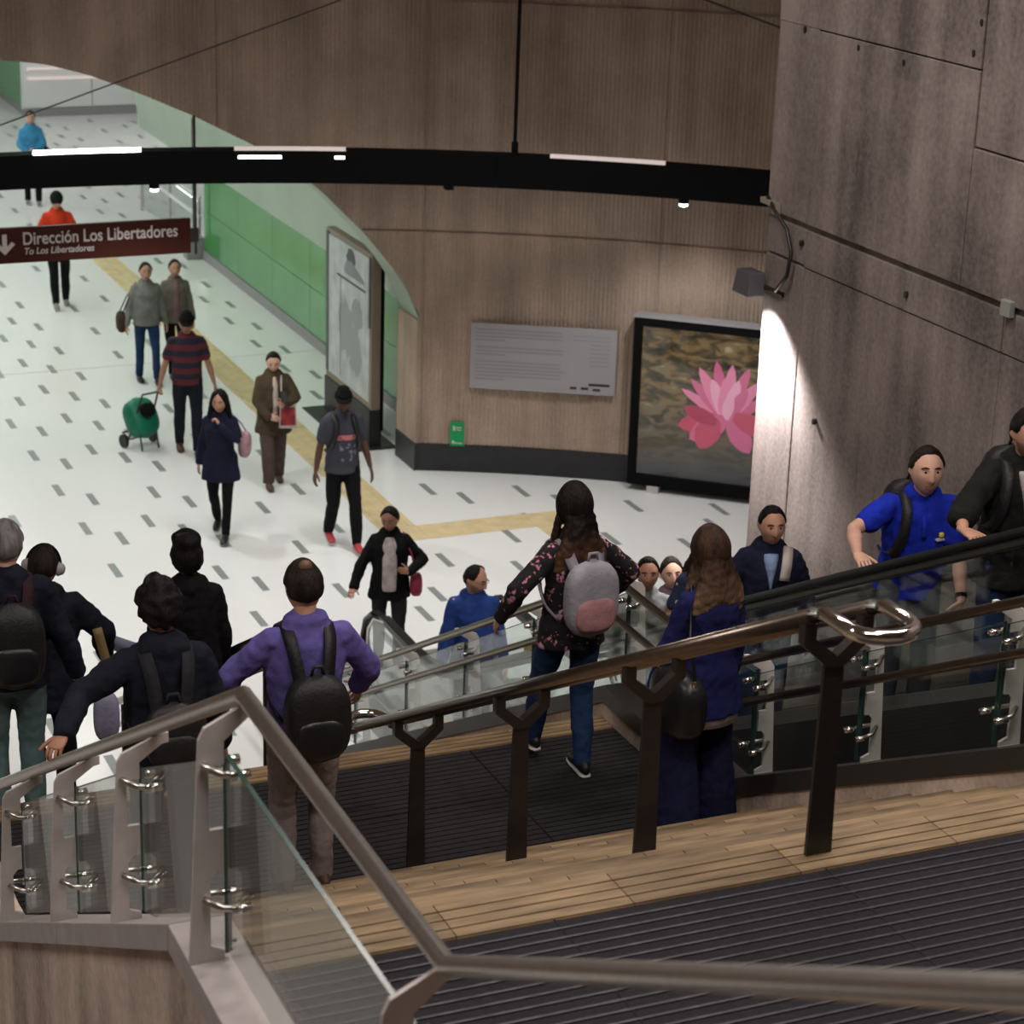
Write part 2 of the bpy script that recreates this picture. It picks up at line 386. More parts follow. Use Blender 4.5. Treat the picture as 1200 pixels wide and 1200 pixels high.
# ================================================================== curved black lighting beam
RB = 10.67
beam = thing('lighting_beam', 'long curved black lighting beam hung across the rotunda below the ceiling', 'beam', (CX, CY, 3.74))
def arc_bar(r0, r1, z0, z1, p0, p1, n=60):
    return MB().rings([[(r * math.sin(p), r * math.cos(p), z) for r, z in ((r0, z0), (r1, z0), (r1, z1), (r0, z1))] for p in np.linspace(p0, p1, n)])
for p0, p1 in ((-.62, -.2005), (-.2, .2195), (.22, .4695), (.47, .82)): obj('body', arc_bar(RB, RB + .10, 0, .355, p0, p1), M_BLACK, beam)
obj('ledge', arc_bar(RB + .10, RB + .34, .30, .335, -.62, .82), M_BLACK, beam)
def phi_of(x): return math.asin((x - CX) / RB)
def tubes(x0, x1, nm, m):
    obj(nm, arc_bar(RB - .012, RB + .03, .355, .395, phi_of(x0), phi_of(x1), 14), m, beam)
tubes(4.66, 5.78, 'lamp_tube', M_LAMP); tubes(6.76, 7.91, 'lamp_tube', M_LAMP_S); tubes(9.92, 10.96, 'lamp_tube', M_LAMP_S)
for (x0, x1) in ((6.80, 7.25), (7.8, 7.9)): obj('lamp_slot', arc_bar(RB - .006, RB + .01, .27 if x0 > 5 else .30, .30 if x0 > 5 else .335, phi_of(x0), phi_of(x1), 8), M_LAMP, beam)
for x in (5.92, 11.13):
    p = phi_of(x); c = ((RB + .05) * math.sin(p), (RB + .05) * math.cos(p))
    ring = lambda r, z: [(c[0] + r * math.cos(a), c[1] + r * math.sin(a), z) for a in np.linspace(0, 2 * PI, 17)[:-1]]
    dl = obj('downlight', MB().rings([ring(.055, 0), ring(.055, -.05)]), M_BLACK, beam)
    obj('bulb', MB().rings([ring(.05, -.05), ring(.045, -.075), ring(.02, -.085)]), M_LAMP, dl)
    l = bpy.data.lights.new('downlight_spot', 'SPOT'); l.energy = 120; l.spot_size = 2.3; l.spot_blend = .6; l.shadow_soft_size = .05
    lo = bpy.data.objects.new('downlight_spot', l); COL.objects.link(lo); lo.location = (CX + c[0], CY + c[1], 3.62)
p = phi_of(8.96); obj('bracket', MB().box(((RB + .0) * math.sin(p) - .04, (RB) * math.cos(p) - .02, -.04), ((RB) * math.sin(p) + .04, RB * math.cos(p) + .08, 0)), M_BLACK, beam)
for x in (9.58, 3.2):
    p = phi_of(x); c = ((RB + .05) * math.sin(p), (RB + .05) * math.cos(p))
    obj('hanger_rod', MB().tube([(c[0], c[1], .35), (c[0] + .02, c[1], 6.26)], .022, 8), M_BLACK, beam)
    obj('rod_socket', MB().tube([(c[0], c[1], .35), (c[0], c[1], .5)], .04, 8), M_BLACK, beam)
# thin stay wires
w = MB().tube([(4.1, 23.9, 4.2), (7.95, 23.3, 5.6), (12.0, 22.0, 6.6)][:2] + [(9.8, 22.9, 6.35)], .009, 6)
tag(obj('stay_wire', w, M_POST), 'thin dark stay wire slanting across the left arch', 'wire')
tag(obj('stay_wire', MB().tube([(11.72, 22.2, 5.75), (12.9, 21.2, 5.30)], .012, 6), M_POST), 'short dark stay wire meeting the tall concrete wall at the top', 'wire')

# ================================================================== direction sign
M_SIGN = mat('brown_sign', (.055, .012, .007), .6, spec=.2); M_SIGNW = mat('sign_lettering', (.62, .56, .56), .5)
sg = thing('direction_sign', 'dark brown hanging direction sign with white arrow and lettering', 'sign', (4.5, 24.5, 2.68))
obj('board', MB().box((-1.9, -.03, 0), (2.15, .03, .40)), M_SIGN, sg, bevel=.006)
def text_mesh(name, body, size, parent, loc, rot, m, ext=.003, italic=0):
    c = bpy.data.curves.new(name, 'FONT'); c.body = body; c.size = size; c.extrude = ext; c.shear = italic; c.offset = size * .012
    o = bpy.data.objects.new(name, c); COL.objects.link(o)
    dg = bpy.context.evaluated_depsgraph_get(); me = bpy.data.meshes.new_from_object(o.evaluated_get(dg))
    bpy.data.objects.remove(o); me.materials.clear(); me.materials.append(m)
    o = link(name, me, parent, loc); o.rotation_euler = rot; return o
tx = text_mesh('lettering', 'Dirección Los Libertadores', .200, sg, (.235, -.034, .205), (PI / 2, 0, 0), M_SIGNW)
wd = max(v.co.x for v in tx.data.vertices); tx.scale = (1.76 / wd, 1, 1)
tx = text_mesh('lettering', 'To Los Libertadores', .105, sg, (.245, -.034, .095), (PI / 2, 0, 0), M_SIGNW, .003, .2)
wd = max(v.co.x for v in tx.data.vertices); tx.scale = (.79 / wd, 1, 1)
ar = MB().prism([(.04, .10), (.155, .215), (.12, .245), (.065, .19), (.065, .33), (.015, .33), (.015, .19), (-.04, .245), (-.075, .215)], 'y', -.036, -.030)
obj('arrow', ar, M_SIGNW, sg)
for x in (2.215, -1.7):
    obj('hanger', MB().tube([(x, 0, -.02), (x, 0, 1.56 if x > 0 else 2.0)], .017, 8), M_POST, sg, True)
    obj('clamp', MB().box((x - .06, -.02, .12), (x + .03, .02, .28)), M_POST, sg)

# ================================================================== wall furniture
def wall_frame(phi, r):   # local frame: x right along wall (seen from hall), y into wall
    return (CX + r * math.sin(phi), CY + r * math.cos(phi)), -phi
M_BOARD = mat('grey_board', (.34, .325, .34), .45); M_PRINT = mat('board_print', (.27, .26, .275), .5)
pb = math.asin((10.55 - CX) / RW); (bx_, by_), rz = wall_frame(pb, RW - .055)
ib = thing('information_board', 'pale grey information board with small text on the curved concrete wall', 'board', (bx_, by_, 1.06), rz)
obj('panel', MB().box((-.86, -.025, 0), (.86, 0, .80)), M_BOARD, ib, bevel=.004)
rnd = random.Random(3)
for k in range(15):
    z = .72 - .043 * k
    if k in (4, 8): continue
    obj('print_line', MB().box((-.80, -.027, z), (-.80 + (1.0 + .06 * rnd.random() if k not in (3, 7, 14) else .35), -.0245, z + .017)), M_PRINT, ib)
for k in range(8): obj('print_line', MB().box((.55 - .2 * (k < 2), -.027, .70 - .05 * k), (.78, -.0245, .712 - .05 * k)), M_PRINT, ib)
for x0, x1, z in ((.55, .80, .11), (.33, .41, .06), (.46, .55, .06), (.60, .69, .05)): obj('print_mark', MB().box((x0, -.027, z), (x1, -.0245, z + .03)), M_DARKBASE, ib)
M_GRSIGN = mat('green_sign', (.0, .30, .09), .4)
pb = math.asin((9.66 - CX) / RW); (bx_, by_), rz = wall_frame(pb, RW - .02)
gs = thing('exit_sign', 'small green pictogram sign low on the wall above the black skirting', 'sign', (bx_, by_, .33), rz)
obj('plate', MB().box((-.085, -.015, 0), (.085, 0, .30)), M_GRSIGN, gs)
for x0, z0, x1, z1 in ((-.05, .19, -.035, .25), (-.03, .19, -.02, .23), (-.03, .225, .0, .235), (.005, .19, .015, .235), (.02, .195, .05, .205), (.02, .225, .05, .235), (-.06, .03, -.035, .065), (-.03, .03, -.015, .05), (-.01, .03, .06, .04)):
    obj('pictogram', MB().box((x0, -.017, z0), (x1, -.0145, z1)), M_SIGNW, gs)

# flower poster case
A, B = np.array([11.32, 22.42]), np.array([12.75, 21.20]); d = B - A; ln = float(np.hypot(*d)); ang = math.atan2(d[1], d[0])
pc = thing('poster_case', 'large black framed light box showing a pink water lily', 'light box', (A[0], A[1], 0), ang)
obj('frame', MB().box((0, 0, .08), (.09, .16, 2.10)).box((ln - .09, 0, .08), (ln, .16, 2.10)).box((.09, 0, 2.0), (ln - .09, .16, 2.10)).box((.09, 0, .08), (ln - .09, .16, .20)), M_BLACK, pc)
obj('back_panel', MB().box((.05, .12, .1), (ln - .05, .17, 2.08)), M_BLACK, pc)
obj('top_trim', MB().box((-.01, -.01, 2.10), (ln + .01, .17, 2.13)), M_GREY, pc)
for x in (.25, ln - .35): obj('foot', MB().box((x, -.03, 0), (x + .14, .18, .08)), M_STEEL_D, pc)
def poster_bg():
    m, nt, b = _nt('poster_background'); N = nt.nodes; L = nt.links
    tc = N.new('ShaderNodeTexCoord'); mp = N.new('ShaderNodeMapping'); mp.inputs['Scale'].default_value = (3, 1, 7); mp.inputs['Rotation'].default_value = (0, .5, 0)
    L.new(tc.outputs['Object'], mp.inputs['Vector']); n = N.new('ShaderNodeTexNoise'); n.inputs['Scale'].default_value = 1.4; n.inputs['Detail'].default_value = 8; n.inputs['Distortion'].default_value = 1.0
    L.new(mp.outputs[0], n.inputs['Vector']); r = N.new('ShaderNodeValToRGB'); e = r.color_ramp.elements
    e[0].position = .30; e[0].color = (.008, .007, .005, 1); e[1].position = .75; e[1].color = (.40, .28, .16, 1)
    for p, c in ((.45, (.05, .035, .018, 1)), (.56, (.17, .095, .035, 1)), (.65, (.13, .11, .06, 1))):
        x = e.new(p); x.color = c
    L.new(n.outputs['Fac'], r.inputs[0])
    g = N.new('ShaderNodeSeparateXYZ'); L.new(tc.outputs['Object'], g.inputs[0])
    mr = N.new('ShaderNodeMapRange'); mr.inputs[1].default_value = .25; mr.inputs[2].default_value = 1.2; L.new(g.outputs[2], mr.inputs[0])
    mx = N.new('ShaderNodeMix'); mx.data_type = 'RGBA'; mx.inputs[6].default_value = (.035, .032, .034, 1); L.new(mr.outputs[0], mx.inputs[0]); L.new(r.outputs[0], mx.inputs[7])
    L.new(mx.outputs[2], b.inputs['Base Color']); L.new(mx.outputs[2], b.inputs['Emission Color']); b.inputs['Emission Strength'].default_value = .55
    b.inputs['Roughness'].default_value = .5; return m
pst = obj('poster', MB().box((.08, .07, .19), (ln - .08, .10, 2.01)), poster_bg(), pc)
PINKS = [mat('petal_%d' % i, c, .5, emit=c, estr=.35) for i, c in enumerate([(.62, .12, .26), (.75, .22, .38), (.55, .06, .13), (.80, .36, .50), (.42, .03, .09)])]
def petal(cx, cz, a, L_, w, mi, k):
    pts = []
    for s, t in ((1, 0), (1, .25), (1, .5), (1, .75), (1, .9), (0, 1), (-1, .9), (-1, .75), (-1, .5), (-1, .25), (-1, 0)):
        ww = w * s * (math.sin(PI * min(1, t * .8 + .14)) ** .9); pts.append((cx + L_ * t * math.cos(a) - ww * math.sin(a), cz + L_ * t * math.sin(a) + ww * math.cos(a)))
    obj('petal_print', MB().prism(pts, 'y', .069 - .0006 * k, .0705), PINKS[mi], pst)
fx, fz = 1.12, .98; k = 0
for a, L_, w, mi in ((2.62, .62, .06, 1), (2.35, .62, .07, 0), (.55, .55, .07, 0), (2.1, .68, .08, 1), (1.78, .70, .08, 0), (1.5, .66, .08, 1), (1.2, .68, .08, 0), (.9, .62, .08, 1), (1.95, .5, .08, 3), (1.62, .5, .08, 1), (1.3, .5, .08, 3), (1.0, .45, .08, 0), (1.75, .33, .07, 1), (1.4, .33, .07, 3)):
    petal(fx, fz, a, L_, w, mi, k); k += 1
for a, L_, w, mi, dx, dz in ((3.35, .55, .13, 2, -.02, -.02), (3.75, .50, .14, 0, 0, 0), (4.3, .42, .15, 2, -.12, .0), (5.3, .45, .13, 0, .06, .0), (5.9, .5, .12, 2, .1, .05), (2.8, .42, .09, 4, -.1, -.05)):
    petal(fx + dx, fz + dz, a, L_, w, mi, k); k += 1
obj('front_glass', MB().box((.085, .05, .195), (ln - .085, .054, 2.005)), M_GLASS2, pc)

# map totem
M_MAP = mat('map_print', (.40, .43, .42), .35, 0, .30, 3.2, emit=(.42, .47, .46), estr=.12)
tt = thing('map_totem', 'tall double sided map stand with lit panel beside the green glass wall', 'map stand', (9.0, 25.75, 0))
obj('base_plate', MB().box((-.28, -1.0, 0), (.3, 1.0, .012)), M_DARKBASE, tt)
obj('plinth', MB().box((-.02, -.86, .012), (.14, .86, .47)), M_DARKBASE, tt)
obj('case', MB().box((0, -.86, .47), (.12, .86, 2.42)), mat('totem_frame', (.30, .24, .19), .5, .3), tt, bevel=.006)
obj('edge', MB().box((.12, -.87, .2), (.16, .86, 2.36)), M_BLACK, tt)
mp_ = obj('map_panel', MB().box((-.012, -.80, .56), (0, .80, 2.36)), M_MAP, tt)
M_MAPD = mat('map_dark', (.07, .075, .08), .4); M_MAPG = mat('map_grey', (.24, .26, .27), .4)
obj('map_border', MB().box((-.014, .72, .56), (-.001, .83, 2.38)), M_MAPD, mp_); obj('map_border', MB().box((-.014, -.83, 1.5), (-.001, -.77, 2.38)), M_MAPD, mp_)
def blob(y, z, ry, rz, n=14, j=.25, sd=1):
    r = random.Random(sd); return [(y + ry * math.cos(2 * PI * i / n) * (1 + j * (r.random() - .5)), z + rz * math.sin(2 * PI * i / n) * (1 + j * (r.random() - .5))) for i in range(n)]
obj('map_emblem', MB().prism(blob(-.12, 2.22, .16, .12, 14, .3, 2), 'x', -.0135, -.0115), M_MAPD, mp_)
obj('map_figure', MB().prism([(.12, 2.06), (.05, 2.16), (-.15, 2.18), (-.4, 2.10), (-.6, 2.04), (-.62, 1.99), (.12, 1.99)], 'x', -.0138, -.0115), M_MAPG, mp_)
obj('map_heading', MB().box((-.0135, -.66, 1.90), (-.0115, .40, 1.93)), M_MAPD, mp_)
for q, (y_, z_, a_, b_) in enumerate(((.02, 1.30, .30, .34), (-.30, 1.05, .22, .28), (-.35, 1.55, .20, .22))): obj('map_area', MB().prism(blob(y_, z_, a_, b_, 18, .55, 5 + q), 'x', -.0135 - .0004 * q, -.0115), mat('map_pale', (.32, .35, .355), .4), mp_)
obj('map_rule', MB().box((-.0135, .25, .62), (-.0115, .27, 1.9)), M_MAPD, mp_)

# flood lamp on the end of the tall wall
fl = thing('flood_lamp', 'small grey flood lamp with cable on the end of the tall concrete wall', 'lamp', (7.89, 13.80, 4.70))
obj('housing', MB().hexa([(-.09, -.12, -.07), (.05, -.12, -.07), (.05, .12, -.07), (-.09, .12, -.07), (-.07, -.1, .10), (.06, -.1, .10), (.06, .1, .10), (-.07, .1, .10)]), mat('lamp_grey', (.10, .097, .11), .5), fl, bevel=.01)
obj('lens', MB().box((-.03, -.06, -.072), (.02, .05, -.0699)), M_LAMP, fl)
obj('arm', MB().tube([(.05, -.05, .0), (.10, -.3, -.02)], .02, 8), M_POST, fl)
obj('cable', MB().tube([(.06, -.25, .0), (.045, -.42, .15), (.05, -.45, .32), (.055, -.36, .47), (.05, -.2, .56), (.03, -.1, .66)], .014, 8), M_POST, fl, True)
obj('cable_clip', MB().box((.05, -.20, .54), (.085, -.14, .62)).box((.02, -.15, .60), (.07, -.02, .64)), mat('pale_clip', (.30, .27, .23), .6), fl)
l = bpy.data.lights.new('flood_spot', 'SPOT'); l.energy = 560; l.spot_size = 1.9; l.spot_blend = .85; l.shadow_soft_size = .06; l.color = (1, .96, .94)
lo = bpy.data.objects.new('flood_spot', l); COL.objects.link(lo); lo.location = (7.78, 13.66, 4.60)
lo.rotation_euler = Vector((.16, .02, -1)).to_track_quat('-Z', 'Y').to_euler()
tag(obj('junction_box', MB().box((7.945, 10.78, 5.18), (7.985, 10.88, 5.28)), mat('box_green_grey', (.28, .30, .27), .5), bevel=.006), 'small grey-green junction box on the ledge of the tall wall', 'box')
# ================================================================== STAIRS
ZU, ZM = 4.82, 2.84
XL, XR = 1.75, 5.47
Y1, T1, R1 = 5.93, .31, .165          # first nosing, tread, riser of the flight in view
Y2, T2, R2 = 11.02, .3147, .1671      # lower flight
def stair_z(y):
    if y < Y1: return ZU
    if y < Y1 + 11 * T1: return ZU - R1 * (1 + int((y - Y1) / T1))
    if y < Y2: return ZM
    return max(0, ZM - R2 * (1 + int((y - Y2) / T2)))
st = thing('staircase', 'wide concrete staircase with ochre grooved treads and dark matted landings', 'stairs', (XL, Y1, 0))
NT = 6; TW = (XR - XL) / NT
def tread_tile(depth):
    m = MB(); n = max(2, int(round(depth / .05))); w = depth / n
    m.box((.002, 0, -.012), (TW - .002, depth, -.004))
    for i in range(n): m.box((.002, i * w + .004, -.005), (TW - .002, (i + 1) * w - .004, 0.002))
    return m.mesh('tread_tile', [M_NOSE])
tile_cache = {}
def tread_row(y0, depth, z, parent):
    if depth not in tile_cache: tile_cache[depth] = tread_tile(depth)
    for i in range(NT): link('tread_tile', tile_cache[depth], parent, (TW * i, y0, z + .012))
def flight(nm, y0, z0, tread, riser, n, rows=True):
    me = MB().box((0, 0, -riser - .12), (XR - XL, tread + .02, 0)).mesh('step', [M_RISER])
    for k in range(1, n + 1):
        s = link('step', me, st, (0, y0 - Y1 + tread * (k - 1), z0 - riser * k))
        if rows: tread_row(0, tread - .002, 0, s)
# slab of the landing in view (with its mat) and the strip at its edge
slab = obj('landing_slab', MB().box((0, 3.9 - Y1, ZU - .35), (XR - XL, 0, ZU)), M_RISER, st)
tread_row(5.71 - Y1, .22, ZU, slab)
n = 30; pitch = (5.708 - 4.02) / n
fm = MB().box((.004, .005, 0), (XR - XL - .004, pitch - .009, .010)).mesh('mat_strip', [M_MAT])
bm_ = MB().box((.004, -.0055, 0), (XR - XL - .004, .0035, .0135)).mesh('mat_bar', [M_MATBAR])
for i in range(n):
    y = 4.02 + i * pitch - Y1
    link('mat_strip', fm, slab, (0, y, ZU)); link('mat_bar', bm_, slab, (0, y, ZU))
for x in (.95, 1.95, 2.85): obj('mat_joint', MB().box((x, 4.02 - Y1, ZU + .009), (x + .006, 5.708 - Y1, ZU + .0125)), M_MAT, slab)
flight('flight', Y1, ZU, T1, R1, 11)
# lower landing
ls = obj('landing_slab', MB().box((0, Y1 + 11 * T1 - Y1, ZM - .35), (XR - XL, Y2 - Y1, ZM)), M_RISER, st)
tread_row(11 * T1, .24, ZM, ls); tread_row(Y2 - .18 - Y1, .18, ZM, ls)
ya, yb = Y1 + 11 * T1 + .244, Y2 - .184
for i in range(4):
    for j in range(2):
        x0, x1 = i * (XR - XL) / 4, (i + 1) * (XR - XL) / 4; y0 = ya + j * (yb - ya) / 2; y1 = ya + (j + 1) * (yb - ya) / 2
        m = MB().box((x0 + .003, y0 - Y1 + .003, ZM), (x1 - .003, y1 - Y1 - .003, ZM + .008)); q = int((y1 - y0) / .05)
        for k in range(q): yy = y0 - Y1 + .006 + k * (y1 - y0 - .012) / q; m.box((x0 + .006, yy, ZM + .008), (x1 - .006, yy + .034, ZM + .0125))
        obj('landing_mat', m, M_MAT2, ls)
flight('flight', Y2, ZM, T2, R2, 16)
# rising flight towards the viewer
me = MB().box((0, -.31, -.28), (XR - XL, 0.02, 0)).mesh('step', [M_RISER])
for k in range(1, 9):
    s = link('step', me, st, (0, 3.9 - Y1 - .31 * (k - 1), ZU + R1 * k)); tread_row(-.31, .308, 0, s)

# left parapet with metal cap
par = MB().prism([(2.0, 0), (2.0, 5.72), (4.1, 4.72), (6.12, 4.72), (9.35, 3.0), (11.0, 2.74), (16.4, -.0)], 'x', 1.585, 1.742)
struct(obj('wall_parapet', par, M_PARA))
capL = thing('parapet_cap', 'grey metal cap along the outer edge of the stairs below the glass balustrade', 'cap', (1.55, 6.12, ZU))
def cap_piece(y0, z0, y1, z1):
    t = .10
    obj('cap_piece', MB().hexa([(0, y0 - 6.12, z0 - ZU - t), (.2, y0 - 6.12, z0 - ZU - t), (.2, y1 - 6.12, z1 - ZU - t), (0, y1 - 6.12, z1 - ZU - t), (0, y0 - 6.12, z0 - ZU), (.2, y0 - 6.12, z0 - ZU), (.2, y1 - 6.12, z1 - ZU), (0, y1 - 6.12, z1 - ZU)]), M_CAP, capL, bevel=.004)
cap_piece(4.1, ZU, 6.118, ZU); cap_piece(6.122, ZU, 7.9, ZU - .532 * 1.778); cap_piece(7.904, ZU - .532 * 1.782, 9.70, ZU - .532 * 3.58)
cap_piece(9.704, ZM + .075, 11.1, ZM + .06); cap_piece(2.2, ZU + .53 * 1.9, 4.096, ZU + .01)
for y in (6.03, 5.95): obj('rivet', MB().tube([(.17, y - 6.12, 0), (.17, y - 6.12, .004)], .008, 8), M_POST, capL)

# ------------------------------------------------------------------ balustrade posts
def post_plate(m, s):
    """plate in the x-z plane, outside the glass, local x: + towards the stairs when s=1"""
    out = [(-.135 * s, 0), (-.045 * s, 0), (-.045 * s, .66), (.045 * s, .80), (.045 * s, .83), (.02 * s, .83), (-.075 * s, .765), (-.105 * s, .70)]
    return out
def make_plate(parent, loc, s, mt, h=.70):
    """stepped plate with two openings next to the glass, arm to the rail, two clamps"""
    m = MB(); t = .007
    k = h / .70
    def bx(x0, z0, x1, z1): m.box((min(x0 * s, x1 * s), -t, z0 * k), (max(x0 * s, x1 * s), t, z1 * k))
    m.prism([(-.145 * s, 0), (-.035 * s, 0), (-.035 * s, .03 * k), (-.078 * s, .05 * k), (-.078 * s, .26 * k), (-.055 * s, .29 * k), (-.035 * s, .29 * k), (-.035 * s, .42 * k), (-.078 * s, .42 * k), (-.078 * s, .62 * k), (-.03 * s, .62 * k), (-.03 * s, .69 * k), (.05 * s, .755 * k), (.075 * s, .76 * k), (.075 * s, .80 * k), (.05 * s, .80 * k), (-.09 * s, .735 * k), (-.108 * s, .70 * k)], 'y', -t, t)
    p = obj('post', m, mt, parent, loc=loc)
    for z in (.60 * k, .18 * k):
        for q in (-1, 1):
            c = obj('glass_clamp', MB().tube([(-.10 * s, q * .012, z + .03), (-.05 * s, q * .05, z + .01), (.0, q * .055, z)], .011, 8), M_STEEL, p, True)
            obj('button', MB().tube([(-.025 * s, q * .055, z), (.035 * s, q * .055, z)], .016, 10), M_CHROME, p, True)
    return p
def slope_pane(x0, x1, y0, zb0, y1, zb1, h0, h1, parent):
    m = MB().hexa([(x0, y0, zb0), (x1, y0, zb0), (x1, y1, zb1), (x0, y1, zb1), (x0, y0, zb0 + h0), (x1, y0, zb0 + h0), (x1, y1, zb1 + h1), (x0, y1, zb1 + h1)])
    p = obj('glass_pane', m, M_GLASS, parent)
    e = .0015
    for y, zb, h in ((y0, zb0, h0), (y1, zb1, h1)):
        obj('pane_edge', MB().box((x0 - e, y - .002, zb), (x1 + e, y + .002, zb + h)), M_GEDGE, p)
    obj('pane_edge', MB().hexa([(x0 - e, y0, zb0 + h0 - .003), (x1 + e, y0, zb0 + h0 - .003), (x1 + e, y1, zb1 + h1 - .003), (x0 - e, y1, zb1 + h1 - .003), (x0 - e, y0, zb0 + h0 + .001), (x1 + e, y0, zb0 + h0 + .001), (x1 + e, y1, zb1 + h1 + .001), (x0 - e, y1, zb1 + h1 + .001)]), M_GEDGE, p)
    return p
# left balustrade
lb = thing('glass_balustrade', 'left glass balustrade with round steel handrail on the metal cap of the stairs', 'balustrade', (0, 0, 0))
def lz(y):     # cap level
    if y < 4.15: return ZU + .53 * (4.15 - y)
    if y < 6.12: return ZU
    return ZU - .532 * (y - 6.12)
rail = [(1.72, 1.6, 5.70 + .54 * 2.6), (1.72, 4.20, 5.706), (1.72, 5.83, 5.706), (1.72, 10.3, 5.706 - .533 * 4.47)]
obj('handrail', MB().tube(rail, .026, 18), M_STEEL, lb, .6)
PY = [3.05, 4.27, 5.86, 6.92, 8.02, 9.20]
PL = [make_plate(lb, (1.695, y, lz(y)), 1, M_STEEL_D, .745 if 4.2 < y < 5.9 else .62) for y in PY]
for a, b in zip(PY[:-1], PY[1:]):
    if a < 4.2: slope_pane(1.668, 1.680, a + .012, lz(a) + .05, b - .10, lz(b) + .07, .54, .54, lb); continue
    if a < 5.5: slope_pane(1.668, 1.680, a + .012, ZU + .03, b - .012, ZU + .03, .66, .66, lb); continue
    slope_pane(1.668, 1.680, a + .012, lz(a + .012) + .03 if a > 6 else ZU + .01, b - .012, lz(b) + .03, .56 if a > 6 else .66, .56, lb)

# centre handrail: closed double tube on Y posts
ch = thing('centre_handrail', 'double tube centre handrail on dark Y shaped posts down the middle of the stairs', 'handrail', (3.73, 5.81, 4.82))
def crz(y): return 5.745 - .525 * (y - 5.75)
XA, XB = 3.62, 3.84
O = np.array((3.73, 5.81, 4.82))
def sub(p): return tuple(np.array(p) - O)
loop_top = [(XA, 5.78, crz(5.78)), (XA, 5.70, 5.765), (XA, 5.58, 5.765)] + [(3.73 - .11 * math.cos(a), 5.56 - .10 * math.sin(a), 5.765) for a in np.linspace(.2, PI - .2, 9)] + [(XB, 5.58, 5.765), (XB, 5.70, 5.765), (XB, 5.78, crz(5.78))]
obj('end_loop', MB().tube([sub(p) for p in loop_top], .026, 14), M_CHROME, ch, True)
zb = crz(10.2)
loop_bot = [(XA, 10.15, crz(10.15)), (XA, 10.24, zb - .03)] + [(3.73 - .11 * math.cos(a), 10.30 + .13 * math.sin(a), zb - .035) for a in np.linspace(.2, PI - .2, 9)] + [(XB, 10.24, zb - .03), (XB, 10.15, crz(10.15))]
obj('end_loop', MB().tube([sub(p) for p in loop_bot], .026, 14), M_CHROME, ch, True)
for x in (XA, XB): obj('tube', MB().tube([sub((x, 5.78, crz(5.78))), sub((x, 10.15, crz(10.15)))], .027, 16), M_RAILB, ch, True)
for y, zb in ((5.81, 4.82), (7.07, stair_z(7.07)), (8.31, stair_z(8.31)), (9.57, ZM)):
    zt = crz(y) - .15
    w = .042
    p = obj('post', MB().hexa([sub((3.73 - .05, y - .008, zb)), sub((3.73 + .05, y - .008, zb)), sub((3.73 + .05, y + .008, zb)), sub((3.73 - .05, y + .008, zb)), sub((3.73 - .036, y - .008, zt)), sub((3.73 + .036, y - .008, zt)), sub((3.73 + .036, y + .008, zt)), sub((3.73 - .036, y + .008, zt))]), M_POST, ch)
    for s in (-1, 1):
        pl = [(3.73, zt - .035), (3.73 + s * .036, zt - .03), (3.73 + s * .13, zt + .055), (3.73 + s * .13, zt + .13), (3.73 + s * .085, zt + .13), (3.73 + s * .085, zt + .075), (3.73, zt + .005)]
        obj('arm', MB().prism([(a - O[0], b - O[2]) for a, b in pl], 'y', y - .02 - O[1], y + .02 - O[1]), M_POST, p)
# second centre rail on the lower flight
c2 = thing('centre_handrail', 'black topped centre handrail at the head of the lower flight behind the commuters', 'handrail', (3.73, 11.8, ZM))
def c2z(y): return ZM + .885 - .531 * (y - Y2) - .0
O2 = np.array((3.73, 11.8, ZM))
for x in (3.64, 3.82): obj('tube', MB().tube([tuple(np.array(p) - O2) for p in [(x, 11.75, c2z(11.75)), (x, 16.2, c2z(16.2))]], .028, 12), M_RAILB, c2, True)
obj('end_bar', MB().tube([tuple(np.array(p) - O2) for p in [(3.64, 11.75, c2z(11.75)), (3.82, 11.75, c2z(11.75))]], .028, 12), mat('brass_end', (.30, .22, .07), .35, .8), c2, True)  # yellow colour imitates the ochre nosing reflected in the rail end
obj('lower_tube', MB().tube([tuple(np.array(p) - O2) for p in [(3.73, 11.75, c2z(11.75) - .17), (3.73, 16.2, c2z(16.2) - .17)]], .022, 12), M_STEEL, c2, True)
for y in (12.1, 13.4, 14.7, 15.9): obj('post', MB().box((-.035, y - 11.8 - .008, stair_z(y) - ZM), (.035, y - 11.8 + .008, c2z(y) - ZM - .02)), M_POST, c2)

# right balustrade: follows flight, landing and lower flight
rb = thing('glass_balustrade', 'right glass balustrade with two dark handrails between the stairs and escalator', 'balustrade', (0, 0, 0))
def rz_(y):
    if y < Y1 - .1: return ZU
    if y < 9.28: return ZU - .5916 * 0 - .532 * (y - Y1 + .1)
    if y < 11.0: return ZM + .035
    if y < 16.35: return ZM + .035 - .531 * (y - 11.0)
    return 0.035
def line(x, off, y0=4.0, y1=17.55):
    ys = [y0, Y1 - .1, 9.62, 10.98, 16.33, y1]
    zs = [ZU, ZU, ZM, ZM, 0, 0]
    return [(x, y, z + off) for y, z in zip(ys, zs)]
obj('handrail', MB().tube(line(5.50, .90), .024, 14), M_RAILB, rb, .6)
obj('handrail', MB().tube(line(5.50, .66), .022, 14), M_RAILB, rb, .6)
base = line(5.52, 0)
def ribbon(x0, x1, o0, o1, m, nm, parent):
    L = line(0, 0); mb = MB()
    return obj(nm, mb.rings([[(x0, y, z + o0), (x1, y, z + o0), (x1, y, z + o1), (x0, y, z + o1)] for (_, y, z) in L]), m, parent)
ribbon(5.47, 5.68, -.45, .115, M_PARA, 'kerb', rb)
